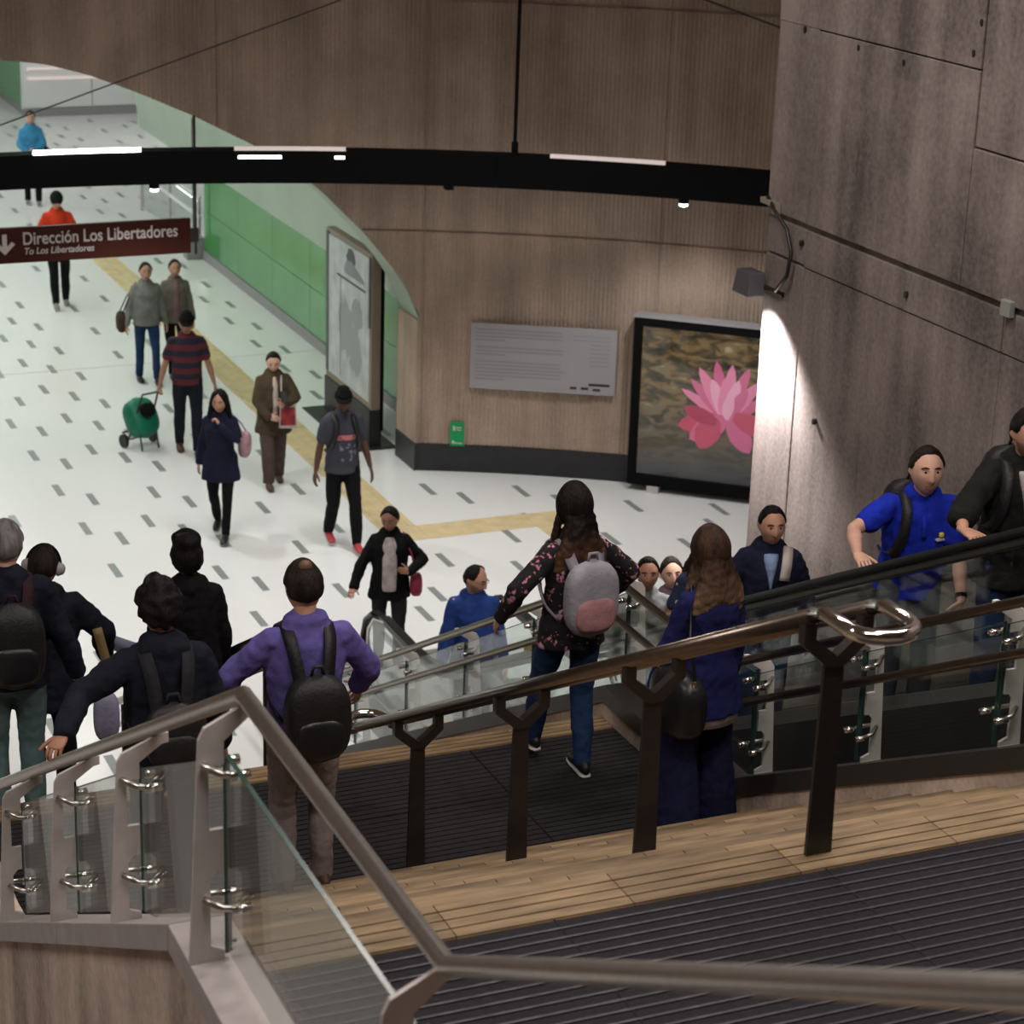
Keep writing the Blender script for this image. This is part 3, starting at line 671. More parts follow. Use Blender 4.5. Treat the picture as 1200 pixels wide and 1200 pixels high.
ribbon(5.455, 5.69, .115, .225, mat('dark_channel', (.06, .055, .052), .45, .5), 'channel', rb)
ry = [5.25, 6.30, 7.34, 8.40, 9.40, 10.92, 12.25, 13.4, 14.55, 15.7, 17.4]
def nb(y):
    L = line(0, 0)
    return float(np.interp(y, [p[1] for p in L], [p[2] for p in L]))
for y in ry: make_plate(rb, (5.56, y, nb(y) + .225), -1, mat('pale_post_plate', (.72, .68, .64), .5, .0, .1, 10), .62)
for a, b in zip(ry[:-1], ry[1:]):
    if a < 9.41 < b or a < 10.95 < b and a > 9.4:
        slope_pane(5.565, 5.577, a + .012, nb(a) + .24, b - .012, nb(b) + .24, .58, .58, rb)
    else: slope_pane(5.565, 5.577, a + .012, nb(a) + .24, b - .012, nb(b) + .24, .58, .58, rb)

# ================================================================== ESCALATOR
es = thing('escalator', 'escalator with glass sides and black handrails rising beside the stairs', 'escalator', (6.5, 17.8, 0))
OE = np.array((0, 0, 0))
es.location = (0, 0, 0)
def ehz(y): return max(.95, 3.48 + .51 * (11.01 - y))
ESL = .51
def hand_path(x):
    pts = [(16.7, .12), (17.35, .14), (17.62, .22), (17.80, .40), (17.85, .58), (17.78, .76), (17.58, .90), (17.3, .95), (16.6, .95), (16.25, .97), (15.95, 1.03), (15.6, 1.15)]
    pts += [(15.0, ehz(15.0)), (5.0, ehz(5.0))]
    return [(x, y, z) for y, z in pts]
def flat_tube(path, w, h):
    R = []; n = len(path)
    for i, p in enumerate(path):
        a = np.array(path[max(i - 1, 0)]); b = np.array(path[min(i + 1, n - 1)]); t = (b - a) / np.linalg.norm(b - a)
        nrm = np.array((0, -t[2], t[1])); sx = np.array((1., 0, 0))
        if nrm @ np.array((0, 0, 1)) < 0 and i > 6: nrm = -nrm
        R.append([tuple(np.array(p) + sx * w * c + nrm * h * s) for c, s in ((-1, -.5), (-.8, -1), (.8, -1), (1, -.5), (1, .5), (.8, 1), (-.8, 1), (-1, .5))])
    return MB().rings(R)
for x, s in ((6.42, -1), (7.62, 1)):
    obj('handrail', flat_tube(hand_path(x), .042, .022), M_RUBBER, es, .7)
    gp = [(17.45, .16), (17.66, .28), (17.78, .5), (17.76, .68), (17.6, .84), (17.3, .91), (16.4, .92), (15.95, .99), (15.6, 1.11), (15.0, ehz(15) - .04)]
    lowr = [(15.0, ehz(15) - .80), (15.6, ehz(15.6) - .76), (16.3, .16)]
    g = obj('glass_side', MB().prism(gp + lowr, 'x', x - .006, x + .006), M_GLASS2, es)
    y = 15.0
    while y > 5.2:
        y1 = y - 1.63
        m = MB().hexa([(x - .006, y1, ehz(y1) - .82), (x + .006, y1, ehz(y1) - .82), (x + .006, y - .01, ehz(y - .01) - .82), (x - .006, y - .01, ehz(y - .01) - .82), (x - .006, y1, ehz(y1) - .03), (x + .006, y1, ehz(y1) - .03), (x + .006, y - .01, ehz(y - .01) - .03), (x - .006, y - .01, ehz(y - .01) - .03)])
        obj('glass_side', m, M_GLASS2, es); y = y1
    # rail track under the handrail, inner frame line of the newel, skirt and outer cladding
    tr = [(x, yy, zz - .045) for (_, yy, zz) in hand_path(x)[7:]]
    obj('handrail_track', flat_tube([(x, 17.3, .90), (x, 16.4, .90), (x, 15.95, .965), (x, 15.6, 1.09), (x, 15.0, ehz(15) - .055), (x, 5.0, ehz(5) - .055)], .028, .022), mat('track_metal', (.09, .085, .075), .35, .8), es)
    obj('newel_frame', MB().tube([(x, yy, zz) for yy, zz in gp[:7]], .014, 8), M_STEEL, es, True)
    sk = [(17.75, 0), (17.75, .15), (16.3, .16), (15.6, ehz(15.6) - .76), (5.0, ehz(5) - .80), (5.0, ehz(5) - 1.15), (15.3, ehz(15.3) - 1.1), (16.2, 0)]
    obj('skirt', MB().prism(sk, 'x', x - .05, x + .05), mat('skirt_steel', (.26, .25, .24), .4, .7, .1, 6), es)
    oc = [(17.5, 0), (17.5, .10), (16.2, .10), (15.4, ehz(15.4) - .86), (5.0, ehz(5) - .86), (5.0, ehz(5) - 2.1), (13.6, 0)]
    xo = x + s * .05
    obj('outer_cladding', MB().prism(oc, 'x', min(xo, xo + s * .16), max(xo, xo + s * .16)), mat('dark_cladding', (.035, .034, .033), .45, .3, .1, 3), es)
sm = MB().box((6.48, 0, -.16), (7.56, .405, -.02))
for i in range(18): sm.box((6.485 + i * .06, .0, -.021), (6.485 + i * .06 + .036, .405, 0))
sm = sm.mesh('escalator_step', [M_TOE]); ym = MB().box((6.48, .375, -.001), (7.56, .404, .003)).mesh('step_edge_line', [mat('yellow_line', (.62, .45, .03), .5)])
def esc_z(y): return max(.0, 2.45 + .51 * (11.01 - y))
k = 0
for i in range(29):
    y = 17.0 - .405 * (i + 1); z = .012 if y > 16.0 else esc_z(y + .2)
    s_ = link('step', sm, es, (0, y, z)); link('edge_line', ym, s_)
obj('comb_plate', MB().box((6.3, 17.0, .0), (7.75, 18.6, .012)), mat('comb_steel', (.42, .42, .42), .4, .8, .1, 30), es)

M_DECAL = mat('yellow_decal', (.50, .36, .03), .5, 0, .25, 7)
for ya, yb in ((16.95, 16.55), (16.5, 16.0), (15.95, 15.5), (15.45, 14.95)):
    za, zb = (1.42 - .53 * (q - 15.45) for q in (ya, yb)); x0 = 7.612
    obj('yellow_decal', MB().hexa([(x0 - .002, yb, zb - .13), (x0, yb, zb - .13), (x0, ya, za - .13), (x0 - .002, ya, za - .13), (x0 - .002, yb, zb + .10), (x0, yb, zb + .10), (x0, ya, za + .10), (x0 - .002, ya, za + .10)]), M_DECAL, es)
# ================================================================== PEOPLE
SKIN = {'light': (.62, .37, .27), 'tan': (.52, .28, .19), 'brown': (.36, .18, .115), 'dark': (.11, .053, .036)}
def skin_mat(k): return mat('skin_' + k, SKIN[k], .5, 0, .10, 14, spec=.35)
def lip_mat(k): c = SKIN[k]; return mat('lips_' + k, (c[0] * .82, c[1] * .55, c[2] * .55), .45)
def hair_mat(k):
    c = {'black': (.008, .007, .007), 'dark': (.018, .012, .009), 'brown': (.060, .032, .018), 'grey': (.17, .16, .155), 'ombre': (.012, .008, .007), 'blonde': (.045, .024, .016)}[k]
    tip = {'ombre': (.15, .075, .04), 'blonde': (.20, .125, .075)}.get(k); new = 'hair_' + k not in MATS
    m = mat('hair_' + k, c, .62, 0, .55, 7, .5, 30, (3, 3, .35), spec=.18)
    if tip and new:      # dyed ends: the hair itself is lighter towards the tips
        nt = m.node_tree; N = nt.nodes; b = N['Principled BSDF']; src = b.inputs['Base Color'].links[0].from_socket
        tc = N.new('ShaderNodeTexCoord'); sp = N.new('ShaderNodeSeparateXYZ'); nt.links.new(tc.outputs['Object'], sp.inputs[0])
        n = N.new('ShaderNodeTexNoise'); n.inputs['Scale'].default_value = 24; nt.links.new(tc.outputs['Object'], n.inputs['Vector'])
        ad = N.new('ShaderNodeMath'); ad.operation = 'MULTIPLY_ADD'; ad.inputs[1].default_value = .22; nt.links.new(n.outputs['Fac'], ad.inputs[0]); nt.links.new(sp.outputs[2], ad.inputs[2])
        mr = N.new('ShaderNodeMapRange'); mr.inputs[1].default_value = 1.60; mr.inputs[2].default_value = 1.34; nt.links.new(ad.outputs[0], mr.inputs[0])
        mx = N.new('ShaderNodeMix'); mx.data_type = 'RGBA'; nt.links.new(mr.outputs[0], mx.inputs[0]); nt.links.new(src, mx.inputs[6]); mx.inputs[7].default_value = (*tip, 1); nt.links.new(mx.outputs[2], b.inputs['Base Color'])
    return m
PEND = []            # meshes that wait for their voxel union
def V(*a): return np.array(a, float)
def unit(v): v = np.array(v, float); return v / (np.linalg.norm(v) + 1e-9)
def ring(c, a, b, ra, rb, n=14):
    t = np.linspace(0, 2 * PI, n, endpoint=False)
    return [tuple(np.array(c) + np.array(a) * ra * math.cos(x) + np.array(b) * rb * math.sin(x)) for x in t]
def loft(mb, secs, n=14, round_ends=True, flat_start=False, flat_end=False):
    """secs: (center, axis_a, axis_b, ra, rb)"""
    R = []
    if round_ends and not flat_start:
        c0, c1 = np.array(secs[0][0]), np.array(secs[1][0]); d = unit(c0 - c1); rr = min(secs[0][3], secs[0][4])
        for k, q in ((.85, .5), (.5, .86)): R.append(ring(c0 + d * rr * k, secs[0][1], secs[0][2], secs[0][3] * q, secs[0][4] * q, n))
    for s in secs: R.append(ring(*s, n))
    if round_ends and not flat_end:
        c0, c1 = np.array(secs[-1][0]), np.array(secs[-2][0]); d = unit(c0 - c1); rr = min(secs[-1][3], secs[-1][4])
        for k, q in ((.5, .86), (.85, .5)): R.append(ring(c0 + d * rr * k, secs[-1][1], secs[-1][2], secs[-1][3] * q, secs[-1][4] * q, n))
    mb.rings(R)
def limb(mb, pts, rad, hint=(0, 1, 0), n=12, flat_end=False):
    pts = [np.array(p, float) for p in pts]; secs = []
    for i, p in enumerate(pts):
        t = unit(pts[min(i + 1, len(pts) - 1)] - pts[max(i - 1, 0)])
        a = unit(np.cross(t, hint)) if np.linalg.norm(np.cross(t, hint)) > .05 else unit(np.cross(t, (1, 0, 0))); b = np.cross(t, a)
        r = rad[i]; ra, rb = (r, r) if np.isscalar(r) else r
        secs.append((p, a, b, ra, rb))
    loft(mb, secs, n, True, False, flat_end)
def ik(a, t, l1, l2, pole):
    a, t = np.array(a, float), np.array(t, float); d = t - a; L = np.linalg.norm(d); mx = (l1 + l2) * .995
    if L > mx: d = d / L * mx; L = mx; t = a + d
    x = (l1 * l1 - l2 * l2 + L * L) / (2 * L); h = math.sqrt(max(0, l1 * l1 - x * x)); u = d / L
    p = np.array(pole, float); p = p - u * (p @ u); return a + u * x + unit(p) * h, t
def subdivide(pts, rads, k=3):
    """Catmull style resample of joint lists so bends are rounded"""
    out = []; ro = []
    n = len(pts)
    for i in range(n - 1):
        for j in range(k):
            t = j / k; out.append(np.array(pts[i]) * (1 - t) + np.array(pts[i + 1]) * t)
            r0, r1 = np.array(rads[i]), np.array(rads[i + 1]); ro.append(r0 * (1 - t) + r1 * t)
    out.append(np.array(pts[-1])); ro.append(np.array(rads[-1])); return out, [r if r.shape else float(r) for r in ro]

def head_points(nu=40, nv=30):
    """unit head: x right, y forward, z up, chin at about -.115, crown +.115"""
    P = []
    for j in range(nv + 1):
        th = PI * j / nv
        for i in range(nu):
            ph = 2 * PI * i / nu
            x, y, z = math.sin(th) * math.cos(ph), math.sin(th) * math.sin(ph), math.cos(th)
            P.append((x, y, z))
    return np.array(P), nu, nv
HP, HNU, HNV = head_points(44, 36)
def head_shape(D, fem=0., fat=0.):
    x, y, z = D[:, 0], D[:, 1], D[:, 2]
    X = x * (.076 + .004 * fat); Y = y * .094; Z = z * .117   # metres at 1.70 m stature, enlarged below
    low = np.clip(-z, 0, 1); up = np.clip(z, 0, 1)
    X = X * (1 - (.30 + .05 * fem - .12 * fat) * low ** 1.8); X = X * (1 + .04 * np.exp(-((z - .35) / .3) ** 2))
    Y = np.where(y < 0, Y * (1.06 - .42 * low ** 1.2), Y * (1 - .04 * up - .05 * low))
    front = np.clip(y, 0, 1)
    Y = Y + front * .010 * np.exp(-((Z + .100) / .022) ** 2) * np.exp(-(X / .03) ** 2)          # chin
    f = np.where(Y > .03, 1., 0.)
    Y = Y - f * .004 * (np.abs(X) / .06) ** 2
    nz = np.clip((.022 - Z) / .062, 0, 1) * (Z > -.048) * np.clip((Z + .048) / .012, 0, 1)
    Y = Y + f * (.008 + .017 * nz) * np.exp(-(X / (.008 + .006 * nz)) ** 2) * (Z < .032) * (Z > -.048) * np.clip((.034 - Z) / .02, 0, 1)
    for s in (-1, 1):
        Y = Y - f * .010 * np.exp(-(((X - s * .031) / .014) ** 2 + ((Z - .012) / .010) ** 2))     # sockets
        Y = Y + f * .004 * np.exp(-(((X - s * .033) / .018) ** 2 + ((Z - .034) / .008) ** 2)) * (1 - .5 * fem)
        Y = Y + f * .004 * np.exp(-(((X - s * .042) / .02) ** 2 + ((Z + .025) / .02) ** 2))       # cheeks
        Y = Y + f * .004 * np.exp(-(((X - s * .011) / .008) ** 2 + ((Z + .038) / .007) ** 2))
    Y = Y + f * .006 * np.exp(-((X / .024) ** 2 + ((Z + .062) / .006) ** 2)) + f * .006 * np.exp(-((X / .022) ** 2 + ((Z + .073) / .006) ** 2))
    Y = Y - f * .004 * np.exp(-((X / .026) ** 2 + ((Z + .0675) / .002) ** 2))
    return np.stack([X, Y, Z], 1)
def grid_faces(nu, nv):
    F = []
    for j in range(nv):
        for i in range(nu):
            F.append((j * nu + i, (j + 1) * nu + i, (j + 1) * nu + (i + 1) % nu, j * nu + (i + 1) % nu))
    return F
HF = grid_faces(HNU, HNV)
def rotm(yaw, pitch, roll):
    cy, sy = math.cos(yaw), math.sin(yaw); cp, sp = math.cos(pitch), math.sin(pitch); cr, sr = math.cos(roll), math.sin(roll)
    Rz = np.array([[cy, -sy, 0], [sy, cy, 0], [0, 0, 1]]); Rx = np.array([[1, 0, 0], [0, cp, -sp], [0, sp, cp]]); Ry = np.array([[cr, 0, sr], [0, 1, 0], [-sr, 0, cr]])
    return Rz @ Rx @ Ry
def smooth01(x): x = np.clip(x, 0, 1); return x * x * (3 - 2 * x)

def hand_mesh(mb, wrist, fdir, normal, side, curl=.35, s=1., spread=.0):
    """palm, four fingers, thumb. fdir: towards fingertips, normal: back of the hand, side: +1 right hand"""
    f = unit(fdir); nrm = unit(np.array(normal) - f * (np.array(normal) @ f)); w = np.cross(f, nrm) * side   # w: towards the thumb
    w = -w if side > 0 else -w
    W = np.array(wrist, float)
    secs = [(W - f * .02 * s, w, nrm, .026 * s, .019 * s), (W + f * .01 * s, w, nrm, .027 * s, .017 * s), (W + f * .045 * s, w, nrm, .038 * s, .017 * s), (W + f * .085 * s, w, nrm, .041 * s, .014 * s), (W + f * .097 * s, w, nrm, .036 * s, .010 * s)]
    loft(mb, secs, 12)
    for off, ln, bk in ((.030, .072, .0), (.010, .080, .004), (-.011, .075, .0), (-.030, .058, -.008)):
        p = W + (f * (.088 + bk) + w * off) * s; d = unit(f + w * off * spread * 8); pts = [p - d * .012 * s]; rad = [.0085 * s]; a = curl * .6
        for q, seg in enumerate((.42, .33, .25)):
            dd = d * math.cos(a) - nrm * math.sin(a); pts.append(p.copy()); rad.append((.0092, .0085, .0076)[q] * s); p = p + dd * ln * seg * s; a += curl
        pts.append(p); rad.append(.0062 * s); limb(mb, pts, rad, tuple(w), 8)
    p = W + (f * .028 + w * .026) * s; d = unit(f * .75 + w * .8 - nrm * .25); pts = [p - d * .012 * s]; rad = [.013 * s]
    for q, seg in enumerate((.036, .030, .024)):
        pts.append(p.copy()); rad.append((.0125, .0105, .0095)[q] * s); p = p + d * seg * s; d = unit(d + f * .25 - nrm * .22 * curl)
    pts.append(p); rad.append(.0075 * s); limb(mb, pts, rad, tuple(nrm), 8)

def person(label, loc, yaw, h=1.7, fem=0., fat=0., skin='tan', voxel=.013, cat='person', group=None,
           lean=0., twist=0., side=0., pelvis=(0, 0, 0), head=(0, 0, 0),
           feet=((-.09, 0, 0), (.09, 0, 0)), fdirs=((0, 1), (0, 1)), lift=(0, 0),
           hands=((-.25, .05, .80), (.25, .05, .80)), elbows=((-.3, -1, 0), (.3, -1, 0)), hdirs=None, hnorm=None, curl=(.35, .35),
           top='shirt', topm=None, sleeve=1., hem=0., bulk=.0, collar=None, trous=None, flare=0., slim=0., shoem=None, solem=None,
           hair='short', hairm='black', hood=None, cap=None, under=None, eyes=True, beard=None, trim=None):
    s = h / 1.70
    t = thing('person', label, cat, loc, yaw, group)
    k = lambda *a: np.array(a, float) * s
    sw = .158 - .020 * fem + .008 * fat; hw = .088 + .004 * fem
    P = k(0, 0, .94) + np.array(pelvis) * s
    up = unit((math.sin(side), math.sin(lean), math.cos(lean) * math.cos(side))); R0 = np.array([math.cos(twist), math.sin(twist), 0]); rv = unit(R0 - up * (R0 @ up)); fv = np.cross(up, rv)
    T = lambda d, x=0., y=0.: P + up * d * s + rv * x * s + fv * y * s
    # legs
    ank = []; kne = []; hip = []
    for i, sg in enumerate((-1, 1)):
        hp = P + k(sg * hw, 0, -.035); a = k(*feet[i]) + k(0, 0, .085) + k(0, 0, lift[i])
        fd = unit((*fdirs[i], 0)); kn, a = ik(hp, a, .425 * s, .405 * s, (fd[0] * 1 + sg * .08, fd[1], 0))
        hip.append(hp); kne.append(kn); ank.append(a)
    sho = [T(.442, sg * sw, -.008) for sg in (-1, 1)]; elb = []; wri = []
    for i in range(2):
        e, w_ = ik(sho[i], k(*hands[i]), .285 * s, .255 * s, elbows[i]); elb.append(e); wri.append(w_)
    nb_, nt_ = T(.50, 0, -.01), None
    hr = rotm(*head) * 1.09; HCn = T(.50) + (up * .6 + V(0, 0, .4)) * .17 * s + fv * .025 * s
    HCn = HCn + hr @ k(0, .0, .03) - k(0, 0, .03)
    # ---------------- body (skin)
    mb = MB()
    def torso(m, grow=0., lo=-.10, hi=.50, bl=0., flat=False):
        st_ = [(-.10, .125, .095, 0), (-.05, .158 + .008 * fem, .108, -.005), (.02, .160 + .006 * fem, .108, -.005), (.10, .142 - .018 * fem + .03 * fat, .098 + .035 * fat, .005 + .02 * fat), (.18, .140 - .018 * fem + .03 * fat, .098 + .035 * fat, .008 + .02 * fat), (.27, .150 - .012 * fem + .02 * fat, .105 + .02 * fat, .008), (.35, .160 - .012 * fem, .110 + .012 * fem, .010), (.42, .158 - .012 * fem, .096, .0), (.465, .130 - .01 * fem, .078, -.006), (.50, .085, .062, -.010)]
        secs = []
        for d, a, b, yy in st_:
            if d < lo - 1e-6 or d > hi + 1e-6: continue
            g = grow + bl * (1 if d < .40 else .5); secs.append((T(d, 0, yy), rv, fv, (a + g) * s, (b + g) * s))
        if flat:
            a, b = .158 + .008 * fem, .110; xtra = max(0, -.06 - lo) * .16
            secs = [q for q, d in zip(secs, [d_ for d_, *_ in st_ if lo - 1e-6 <= d_ <= hi + 1e-6]) if d > -.06]
            ext = [(T(lo, 0, .0), rv, fv, (a + grow + bl + .004 + xtra) * s, (b + grow + bl + .004 + xtra) * s)]
            if lo < -.07: ext.append((T(-.05, 0, -.003), rv, fv, (a + grow + bl) * s, (b + grow + bl) * s))
            secs = ext + secs
        loft(m, secs, 20, True, flat)
    torso(mb, -.02, -.05)
    limb(mb, [T(.45, 0, -.015), T(.53, 0, -.005), HCn + hr @ k(0, -.012, -.06)], [.060 * s * (1 - .12 * fem + .1 * fat), .054 * s * (1 - .14 * fem + .12 * fat), .054 * s * (1 - .14 * fem + .1 * fat)])
    for i, sg in enumerate((-1, 1)):
        g = 1 - .14 * fem + .12 * fat
        pts, rr = subdivide([sho[i] + up * .0, sho[i] * .55 + elb[i] * .45, elb[i], elb[i] * .65 + wri[i] * .35, wri[i]], [.050 * s * g, .044 * s * g, .038 * s * g, .040 * s * g, .026 * s * g], 2); limb(mb, pts, rr)
        pts, rr = subdivide([hip[i], hip[i] * .5 + kne[i] * .5, kne[i], kne[i] * .65 + ank[i] * .35, ank[i]], [.062 * s, .058 * s, .046 * s, .044 * s, .032 * s], 2); limb(mb, pts, rr, (1, 0, 0))
    hd = MB(); hp_ = (head_shape(HP, fem, fat) * s) @ hr.T + HCn; hd.add(hp_, HF)
    for sg in (-1, 1):
        secs = [(HCn + hr @ k(sg * (.072 + .003 * q), -.004 - .006 * q, .002), hr @ V(0, .9, .2), hr @ V(0, -.2, 1), .019 * s * f_, .032 * s * f_) for q, f_ in ((0, .8), (1, 1), (2, .95), (3, .6))]
        loft(hd, secs, 10)
    for i, sg in enumerate((-1, 1)):
        fd = unit(wri[i] - elb[i]) if hdirs is None or hdirs[i] is None else unit(hdirs[i])
        nm = (sg * 1., .15, .2) if hnorm is None or hnorm[i] is None else hnorm[i]
        hand_mesh(hd, wri[i], fd, nm, sg, curl[i], s * (1 - .1 * fem))
    lip_f = []
    cz = (head_shape(HP, fem, fat))
    for fi, f_ in enumerate(HF):
        c = cz[list(f_)].mean(0)
        if abs(c[0]) < .024 and -.080 < c[2] < -.056 and c[1] > .06: lip_f.append(fi)
    PEND.append(dict(name='body', mb=mb, voxel=voxel * 1.1, it=6, parent=t, mats=[skin_mat(skin), lip_mat(skin)], extra=hd, lips=lip_f, noise=0))
    if eyes:
        for sg in (-1, 1):
            c = HCn + hr @ k(sg * .031, .0735, .010)
            m = MB()
            for q in range(5): pass
            loft(m, [(c + hr @ k(dx, -.004 * abs(dx) / .008, 0), hr @ V(0, 1, 0), hr @ V(0, 0, 1), r_ * s, r_ * s * .52) for dx, r_ in ((-.012, .004), (-.007, .009), (0, .0115), (.007, .009), (.012, .004))], 8)
            e = obj('eye', m, mat('eye_white', (.55, .52, .49), .3), t, True)
            m = MB(); loft(m, [(c + hr @ k(0, .008, 0), hr @ V(1, 0, 0), hr @ V(0, 0, 1), .0062 * s, .0056 * s), (c + hr @ k(0, .0128, 0), hr @ V(1, 0, 0), hr @ V(0, 0, 1), .005 * s, .0048 * s)], 8, False); obj('iris', m, mat('iris_dark', (.012, .007, .005), .2), e, True)
            m = MB(); limb(m, [HCn + hr @ k(sg * .014, .0865, .0285), HCn + hr @ k(sg * .032, .086, .0335), HCn + hr @ k(sg * .050, .073, .027)], [(.0032 * s, .0042 * s), (.0035 * s, .0052 * s), (.002 * s, .0028 * s)]); obj('eyebrow', m, hair_mat('dark'), t, True)
    # ---------------- clothes
    if topm is not None:
        m = MB(); torso(m, .010 + bulk * .8, -.05 + hem, .50, .004, True)
        for i in range(2):
            a, e, w_ = sho[i], elb[i], wri[i]; g = 1 - .12 * fem + .10 * fat; q = .012 + bulk * .45
            inner = T(.452, (-1, 1)[i] * sw * .5, -.008)
            if sleeve >= .95:
                pts, rr = subdivide([inner, a, a * .5 + e * .5, e, e * .5 + w_ * .5, w_ * .98 + e * .02], [.046 * s, (.047 * g + q) * s, (.043 * g + q) * s, (.039 * g + q) * s, (.035 * g + q) * s, (.028 * g + q * .9) * s], 3)
            else:
                mid = a * (1 - sleeve * 1.6) + e * sleeve * 1.6 if sleeve < .6 else e * .5 + w_ * .5
                pts, rr = subdivide([inner, a, a * .45 + mid * .55, mid], [.046 * s, (.048 * g + q) * s, (.047 * g + q * 1.1) * s, (.045 * g + q * 1.2) * s], 3)
            limb(m, pts, rr)
        if collar == 'stand' or collar == 'polo':
            for d, r_ in ((.49, .070), (.515, .068)):
                pass
            R_ = [(T(.485, 0, -.012), rv, fv, .085 * s, .074 * s), (T(.508, 0, -.012), rv, unit(fv - up * .35), .068 * s, .066 * s), (T(.522, 0, -.014), rv, unit(fv - up * .45), .062 * s, .062 * s)]
            loft(m, R_, 16, False)
        if hood: # fabric bunched behind the neck
            pts = [T(.475, -.10, .02), T(.50, -.085, -.055), T(.505, 0, -.095), T(.50, .085, -.055), T(.475, .10, .02)]
            limb(m, pts, [.030 * s, .042 * s, .050 * s, .042 * s, .030 * s], (0, 0, 1))
        PEND.append(dict(name=top, mb=m, voxel=voxel, it=5, parent=t, mats=[topm], noise=.014 * (1 if voxel < .014 else .7), nscale=10.))
    if under is not None:   # shirt front showing in an open jacket
        um, wd = under[:2]; vee = len(under) > 2; m = MB()
        secs = []
        for d, b, yy in ((.495, .066, .0), (.46, .086, .008), (.42, .104, .012), (.33, .122, .014), (.26, .118 + .02 * fat, .016 + .01 * fat), (.14, .110 + .035 * fat, .018 + .02 * fat), (.04, .112 + .02 * fat, .010 + .01 * fat), (-.06, .120, .006)):
            f_ = max(.02, min(1., (d - .24) / .24)) if vee else (.55 if d > .48 else .8 if d > .45 else 1.)
            if vee and d < .25: continue
            hb = (b + bulk * .8 + .022); secs.append((T(d, 0, yy + hb - .05), rv, fv, wd * s * f_, .056 * s))
        loft(m, secs, 16, False)
        PEND.append(dict(name='shirt_front', mb=m, voxel=voxel, it=3, parent=t, mats=[um], noise=.004, nscale=9.))
    if trous is not None:
        m = MB()
        loft(m, [(P + k(0, -.005, .10), rv, fv, .150 * s, (.106 + .03 * fat) * s), (P + k(0, -.006, .03), rv, fv, (.166 + .008 * fem) * s, (.116 + .02 * fat) * s), (P + k(0, -.008, -.05), rv, fv, (.168 + .008 * fem) * s, .118 * s)], 20)
        for i in range(2):
            hp, kn, a = hip[i], kne[i], ank[i]; q = .014 - slim * .010
            pts, rr = subdivide([hp + k(0, 0, .02), hp * .55 + kn * .45, kn, kn * .5 + a * .5, a + k(0, 0, -.055 if flare > .02 else -.03)], [(.084 + q) * s, (.073 + q + flare * .5) * s, (.056 + q + flare) * s, (.052 + q + flare * 1.3) * s, (.044 + q * .8 + flare * 1.8) * s], 3)
            limb(m, pts, rr, (1, 0, 0), 12, True)
        PEND.append(dict(name='trousers', mb=m, voxel=voxel, it=5, parent=t, mats=[trous], noise=.010, nscale=9.))
    if shoem is not None:
        for i in range(2):
            a = ank[i]; fd = V(*unit((*fdirs[i], 0))); pit = -lift[i] * 3.2
            fd = unit(fd * math.cos(pit) + V(0, 0, 1) * math.sin(pit)); rt = unit(np.cross(fd, (0, 0, 1))); uu = np.cross(rt, fd)
            m = MB(); secs = [(a + fd * d * s + uu * zz * s, rt, uu, w_ * s, hh * s) for d, zz, w_, hh in ((-.06, -.035, .024, .035), (-.04, -.030, .034, .045), (.0, -.025, .037, .052), (.05, -.038, .038, .040), (.10, -.048, .043, .030), (.15, -.052, .042, .026), (.185, -.058, .030, .018))]
            loft(m, secs, 12); sh = obj('shoe', m, shoem, t, True)
            m = MB(); secs = [(a + fd * d * s + uu * -.076 * s, rt, uu, w_ * s, .010 * s) for d, w_ in ((-.075, .022), (-.05, .036), (0, .038), (.06, .041), (.11, .046), (.16, .044), (.2, .028))]
            loft(m, secs, 12, False); obj('sole', m, solem or shoem, sh, True)
    # ---------------- hair
    hm = hair_mat(hairm)
    if hair != 'none':
        D = HP; B = head_shape(D, fem, fat); x, y, z = D[:, 0], D[:, 1], D[:, 2]
        az = np.arctan2(np.abs(x), y)        # 0 front, pi back
        line_ = {'short': np.interp(az, [0, .5, .85, 1.15, 1.35, 1.7, 2.0, PI], [.70, .70, .62, .34, .0, .0, -.45, -.62]), 'receding': np.interp(az, [0, .5, .9, 1.25, 1.7, 2.0, PI], [.93, .93, .75, .10, .0, -.45, -.62]),
                 'long': np.interp(az, [0, .5, .8, 1.2, 1.6, PI], [.82, .62, .25, -.4, -.8, -.9]), 'curly': np.interp(az, [0, .55, .95, 1.25, 1.7, 2.0, PI], [.55, .5, .35, .0, -.05, -.5, -.72]), 'afro': np.interp(az, [0, .55, .95, 1.25, 1.7, 2.0, PI], [.5, .45, .3, -.1, -.1, -.5, -.7]),
                 'tied': np.interp(az, [0, .5, .9, 1.3, 1.7, PI], [.72, .66, .44, .05, -.2, -.65])}[hair if hair in ('short', 'receding', 'long', 'curly', 'afro', 'tied') else 'short']
        th_ = {'short': .010, 'receding': .007, 'long': .016, 'curly': .024, 'afro': .018, 'tied': .008}.get(hair, .010)
        msk = smooth01((z - line_) / .22)
        nn = unit_rows(B)
        amp = {'curly': .022, 'long': .005, 'afro': .006}.get(hair, .003)
        nzv = np.array([mnoise.noise(Vector(p * {'curly': 38, 'long': 20}.get(hair, 30)) + Vector((h * 7, fem, 0))) for p in B])
        off = msk * (th_ * (1 + .35 * np.clip(z, 0, 1)) + amp * nzv) - (1 - msk) * .008
        if hair == 'balding': off = off
        if hair == 'afro': off = off + msk * .035 * smooth01((z - .55) / .2)
        H_ = B + nn * off[:, None]
        m = MB(); m.add((H_ * s) @ hr.T + HCn, HF)
        ho = obj('hair', m, hm, t, True)
